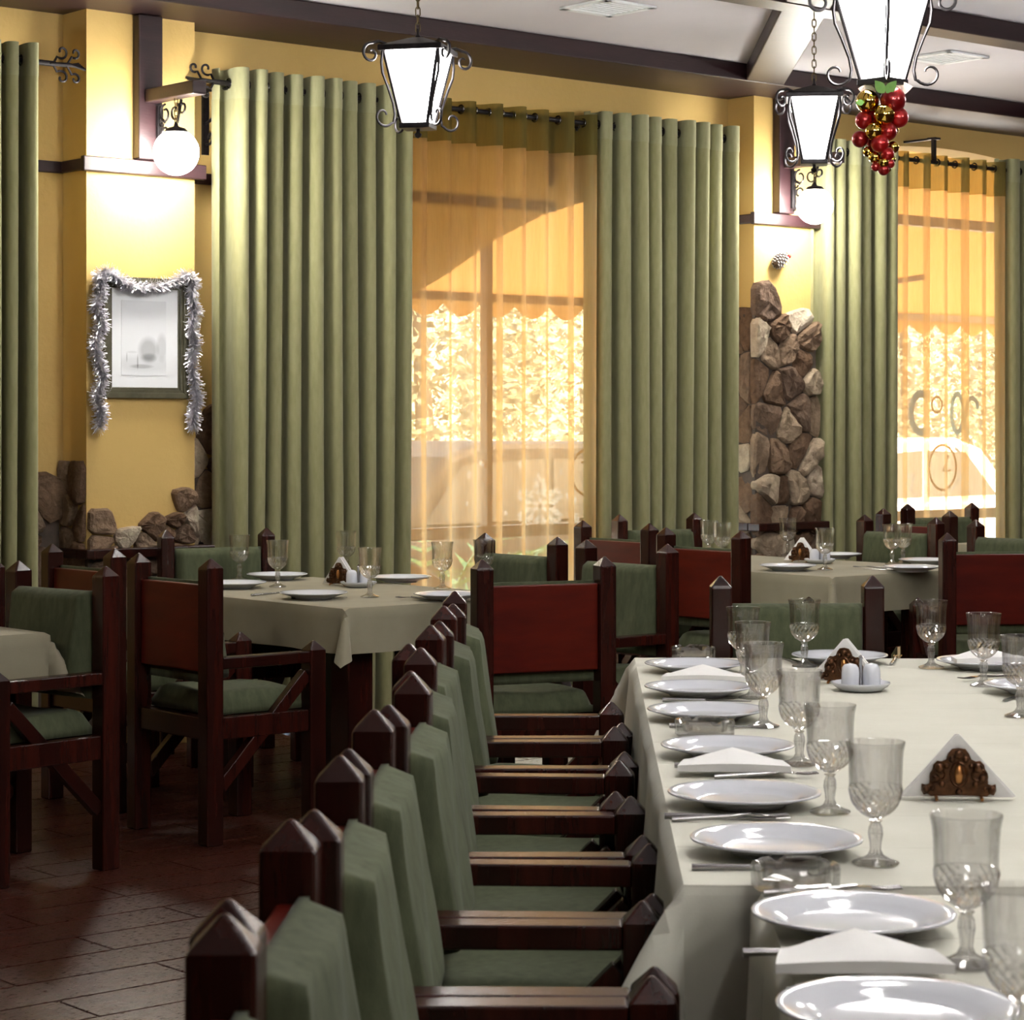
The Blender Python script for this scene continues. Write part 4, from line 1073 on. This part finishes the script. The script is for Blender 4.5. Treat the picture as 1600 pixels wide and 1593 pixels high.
for (u, v), q in zip([(1098,1067),(1145,1208),(1342,1518)], ['behind the second farthest plate','in the middle of the left edge','nearest the camera']):
    dz = .012 if v > 1060 else 0
    place('folded_napkin', NAP, on(u,v)+Vector((0,-.012 if dz else 0,dz*.85)), 'folded white napkin on the long table %s'%q, 'napkin', 'folded napkins', RA+random.uniform(-.05,.05))
for (u, v), q in zip([(1083,1030),(1101,1150),(1243,1388)], ['at its far left corner','between the third and fourth plates','nearest the camera']):
    place('ashtray', ASH, on(u,v), 'round crystal ashtray on the long table %s'%q, 'ashtray', 'crystal ashtrays', .3)
for (u, v), q in zip([(1272,1216),(1225,1283),(1400,1398),(1480,1552)], ['fifth plate from the far end','third nearest plate','second nearest plate','nearest plate']):
    p = on(u,v); fork(p+Vector((-.09,0,0)), R(-90)+R(4), 'steel fork beyond the %s of the long table'%q)
place('dinner_plate', PL, on(1312,1024,.022), 'white dinner plate at the head of the long table behind the napkin holder', 'plate', 'dinner plates on the long table')
place('dinner_plate', PL, on(1540,1032,.022), 'white dinner plate at the far right corner of the long table', 'plate', 'dinner plates on the long table')
place('dinner_plate', PL, on(1622,1070,.022), 'white dinner plate cut off by the right edge of the picture', 'plate', 'dinner plates on the long table')
place('folded_napkin', NAP, on(1545,1030,.03)+Vector((0,0,.024)), 'folded white napkin lying on the far right plate', 'napkin', 'folded napkins', R(8))
for (u, v), q in zip([(1257,1042),(1455,1044),(1537,1072),(1594,1120)], ['in front of the head chair','before the large red chair back','second from the right edge at the far end','at the right edge of the picture']):
    goblet(on(u,v), 'cut-glass goblet on the long table %s'%q, 'goblets on the long table')
fork(on(1398,1034), R(-15), 'steel fork right of the head plate on the long table')
knife(on(1232,1032), R(10), 'steel knife left of the head plate on the long table')
fork(on(1545,1062), R(120), 'steel fork below the far right plate'); knife(on(1590,1090), R(150), 'steel knife below the plate cut off by the right edge')
holder(on(1322,1068), R(-24), 'bronze napkin holder behind the salt set on the long table')
holder(on(1496,1249), R(-4), 'ornate bronze napkin holder facing the camera on the long table')
cruet(on(1345,1079), R(6), 'white salt and pepper set on a dish on the long table')

def t2(u, v, dh=0): return at(u, v, TH_S+dh)-Vector((0,0,dh))+Vector((0,0,E))
GS = 'settings on the middle small table'
PLS = make_plate(.128)
for (u, v), q in zip([(433,898),(366,911),(490,927),(626,902),(700,929)], ['far left','leftmost','nearest','by the window sheer','at the right, behind the chair row']):
    place('dinner_plate', PLS, t2(u,v,.02), 'white plate on the middle small table, %s'%q, 'plate', 'plates on the middle small table')
for (u, v), q in zip([(374,905),(434,917),(541,896),(578,933),(691,920),(756,915)], ['leftmost','second from the left','behind the napkin holder','nearest','before the amber sheer','half hidden by the red chair']):
    goblet(t2(u,v), 'cut-glass goblet on the middle small table, %s'%q, 'goblets on the middle small table')
holder(t2(534,915), R(-40), 'napkin holder on the middle small table'); cruet(t2(560,917), R(10), 'white salt and pepper set on the middle small table')
fork(t2(655,938), R(60), 'steel fork at the front right of the middle small table'); knife(t2(498,935), R(-75), 'steel knife before the nearest plate of the middle small table')
fork(t2(430,930), R(-60), 'steel fork left of the nearest plate of the middle small table'); knife(t2(368,918), R(-60), 'steel knife before the leftmost plate of the middle small table')
fork(t2(640,906), R(-130), 'steel fork before the plate by the window sheer')
for (u, v), q in zip([(1231,884),(1305,866),(1425,886),(1447,875)], ['front left','beyond the napkin holder','front right','right rear']):
    place('dinner_plate', PLS, t2(u,v,.02), 'white plate on the right small table, %s'%q, 'plate', 'plates on the right small table')
for (u, v), q in zip([(1231,868),(1289,890),(1394,882),(1411,880),(1108,873),(1128,878)], ['in front of the stone pilaster','right of its napkin holder','left one of the pair','right one of the pair','leftmost, behind the dark chair','second from the left, behind the dark chair']):
    goblet(t2(u,v), 'cut-glass goblet on the right small table, %s'%q, 'goblets on the right small table')
holder(t2(1254,878), R(-40), 'napkin holder on the right small table'); cruet(t2(1281,880), R(10), 'white salt and pepper set on the right small table')
fork(t2(1366,889), R(60), 'steel fork at the front of the right small table'); knife(t2(1385,891), R(55), 'steel knife at the front of the right small table')
knife(t2(1320,870), R(-60), 'steel knife beyond the salt set on the right small table')

# ------------------------------------------------------------------ outdoors
gd = MB().box(-12,62,DW+TH,60,-.4,-.3); o = wobj('street_pavement', gd, M['pave']); struct(o, 'sunlit pavement and street outside the windows')
def awning(a, b, label):
    root = empty('awning', W(a,DW+TH,0), PHI); tag(root, label, 'awning', 'beige awnings outside')
    L = b-a; d = 1.75; h0, h1 = 3.15, 2.20
    MB().hexa([(0,.02,h0),(L,.02,h0),(L,d,h1),(0,d,h1)], [(0,.02,h0+.006),(L,.02,h0+.006),(L,d,h1+.006),(0,d,h1+.006)]).build('canopy', M['awning'], root)
    MB().box(0,L,d-.02,d+.02,h1-.05,h1-.001).build('front_bar', M['wframe'], root)
    mb = MB(); n = int(L/.28)
    for k in range(n):
        x0 = L*k/n; w_ = L/n; m_ = 6
        for q in range(m_):
            a0, a1 = q/m_, (q+1)/m_
            z0_, z1_ = h1-.07-.075*math.sin(PI*a0), h1-.07-.075*math.sin(PI*a1)
            mb.hexa([(x0+w_*a0,d+.03,z0_),(x0+w_*a1,d+.03,z1_),(x0+w_*a1,d+.034,z1_),(x0+w_*a0,d+.034,z0_)], [(x0+w_*a0,d+.03,h1),(x0+w_*a1,d+.03,h1),(x0+w_*a1,d+.034,h1),(x0+w_*a0,d+.034,h1)])
    mb.build('scalloped_valance', M['awning'], root)
    for x in (.3, L-.3): MB().tube([(x,.02,2.3),(x,d,h1-.02)], .018, 6).build('folding_arm', M['wframe'], root, smooth=60)
awning(4.4, 10.9, 'beige scalloped awning outside the large window'); awning(10.95, 17.5, 'beige scalloped awning outside the right window')
def tree(s, D, hgt, r, label, seed):
    rn = random.Random(seed); root = empty('tree', W(s,D,-.3), PHI); tag(root, label, 'tree', 'trees across the street')
    MB().tube([(0,0,0),(.05,0,hgt*.3),(-.05,.05,hgt*.75)], .16, 8, taper=lambda t: 1-.6*t).build('trunk', M['bark'], root, smooth=60)
    lf = MB()
    for k in range(9000):
        a, b_ = rn.uniform(0,2*PI), math.acos(rn.uniform(-1,1)); q = r*rn.uniform(.35,1)**.6
        c = Vector((q*math.sin(b_)*math.cos(a)*1.15, q*math.sin(b_)*math.sin(a)*.8, hgt*.58+q*math.cos(b_)*1.25))
        u_ = Vector((rn.gauss(0,1),rn.gauss(0,1),rn.gauss(0,1))).normalized(); w_ = u_.orthogonal().normalized()*rn.uniform(.03,.055); u_ = u_*rn.uniform(.045,.09)
        lf.add([c-u_, c+w_, c+u_, c-w_], [(0,1,2,3)])
    lf.build('foliage', M['foliage'], root)['kind'] = 'stuff'
for k, (s, D, hg, r) in enumerate([(16.6,21,4.9,2.0),(21.6,23.5,5.4,2.2),(26.8,22.5,5.0,2.2),(19.2,30,6.4,2.6),(33,26,5.6,2.4)]):
    tree(s, D, hg, r, 'leafy sunlit tree %s'%['straight outside the large window','outside the large window, at its right','outside the right window','farther back outside the large window','far right outside the right window'][k], k+40)
hs = empty('far_house', W(28,38,-.3), PHI); tag(hs, 'pale building far behind the trees', 'building')
MB().box(-22,30,0,4,0,7).build('facade', M['house'], hs)
for k in range(15): MB().box(-20+3.3*k,-18.8+3.3*k,-.04,.0,1.6,3.4).build('house_window', M['carglass'], hs)
def car(s, D, label, paint, ang):
    root = empty('parked_car', W(s,D,-.3), PHI+ang); tag(root, label, 'car', 'parked cars outside')
    body = [(-2.1,.35),(-2.15,.75),(-1.95,.9),(-1.2,1.0),(.95,1.0),(2.0,.85),(2.15,.6),(2.1,.35)]
    cab = [(-1.75,.96),(-1.25,1.48),(-.9,1.58),(.35,1.58),(.75,1.48),(1.35,.98)]
    Rx = Matrix.Rotation(PI/2,4,'X')
    MB().prism(body, -.88, .88, Rx).build('body', M[paint], root, bevel=.06)
    MB().prism(cab, -.74, .74, Rx).build('cabin', M[paint], root, bevel=.05)
    gw = [(-1.5,1.02),(-1.12,1.42),(-.25,1.46),(-.25,1.02)]; gw2 = [(-.15,1.02),(-.15,1.46),(.45,1.44),(.98,1.02)]
    for sy in (-1,1):
        for q in (gw,gw2): MB().prism(q, -.006, .006, Matrix.Translation((0,sy*.748,0))@Rx).build('side_window', M['carglass'], root)
        for x in (-1.3,1.3):
            MB().lathe([(.001,-.1),(.2,-.1),(.32,-.09),(.33,0),(.32,.09),(.2,.1),(.001,.1)], 24, m=Matrix.Translation((x,sy*.82,.33))@Rx).build('wheel', M['rubber'], root, smooth=40)
            wh = COL.objects[-1]
            MB().lathe([(.001,-.005),(.19,-.004),(.19,.004),(.001,.005)], 16, m=Matrix.Translation((x,sy*.925,.33))@Rx).build('hubcap', M['steel'], wh)
    for x in (-2.13,2.1): MB().box(x-.03,x+.03,-.6,-.3,.6,.72).box(x-.03,x+.03,.3,.6,.6,.72).build('lamps', M['vent'], root)
car(11.4, 13.6, 'brown car parked outside the large window', 'carbrown', R(8))
car(17.6, 15.2, 'white car parked outside the right window', 'carwhite', R(4))
pm = empty('potted_palm', W(S(665,10.6),10.6,-.3), PHI); tag(pm, 'green potted palm outside the large window', 'plant')
MB().lathe([(.12,0),(.17,.3),(.19,.34),(.17,.34),(.001,.30)], 20).build('pot', M['wicker'], pm, smooth=50)
rn = random.Random(5)
for k in range(11):
    a = k*2.4; L = rn.uniform(1.0,1.5); mb = MB(); ptsp = []
    for q in range(9):
        t = q/8; ptsp.append(Vector((math.cos(a)*L*.62*t, math.sin(a)*L*.62*t, .3+L*1.05*t-.55*L*t*t)))
    mb.tube(ptsp, .008, 4)
    for q in range(2, 9):
        for sg in (-1,1):
            p = ptsp[q]; sd_ = Vector((-math.sin(a), math.cos(a), 0))*sg; fw = (ptsp[q]-ptsp[q-1]).normalized()
            e = p+(sd_*.8+fw*.9-Vector((0,0,.25))).normalized()*.26*(1.15-q/12); w_ = fw*.022
            mb.hexa([p-w_, p+w_, e+w_*.1, e-w_*.1], [x+Vector((0,0,.002)) for x in (p-w_, p+w_, e+w_*.1, e-w_*.1)])
    mb.build('frond', M['leaf'], pm)
oc = empty('terrace_chair', W(S(668,DW+.6),DW+.62,-.3), PHI); tag(oc, 'curved brown terrace chair outside behind the sheer', 'chair')
mb = MB()
for k in range(15):
    a0, a1 = R(10+160*k/15), R(10+160*(k+1)/15)
    def q(a, r, z): return (r*math.cos(a), r*math.sin(a), z)
    tz = lambda a: .72+.26*math.sin(a)
    mb.hexa([q(a0,.30,.42),q(a1,.30,.42),q(a1,.33,.42),q(a0,.33,.42)], [q(a0,.31,tz(a0)),q(a1,.31,tz(a1)),q(a1,.34,tz(a1)),q(a0,.34,tz(a0))])
mb.build('curved_back', M['wicker'], oc, smooth=40)
MB().lathe([(.001,.42),(.31,.42),(.31,.47),(.001,.48)], 24).build('seat', M['wicker'], oc, smooth=40)
for x in (-.2,.2):
    for y in (-.2,.2): MB().tube([(x,y,0),(x*.95,y*.95,.42)], .02, 8).build('leg', M['wicker'], oc, smooth=60)
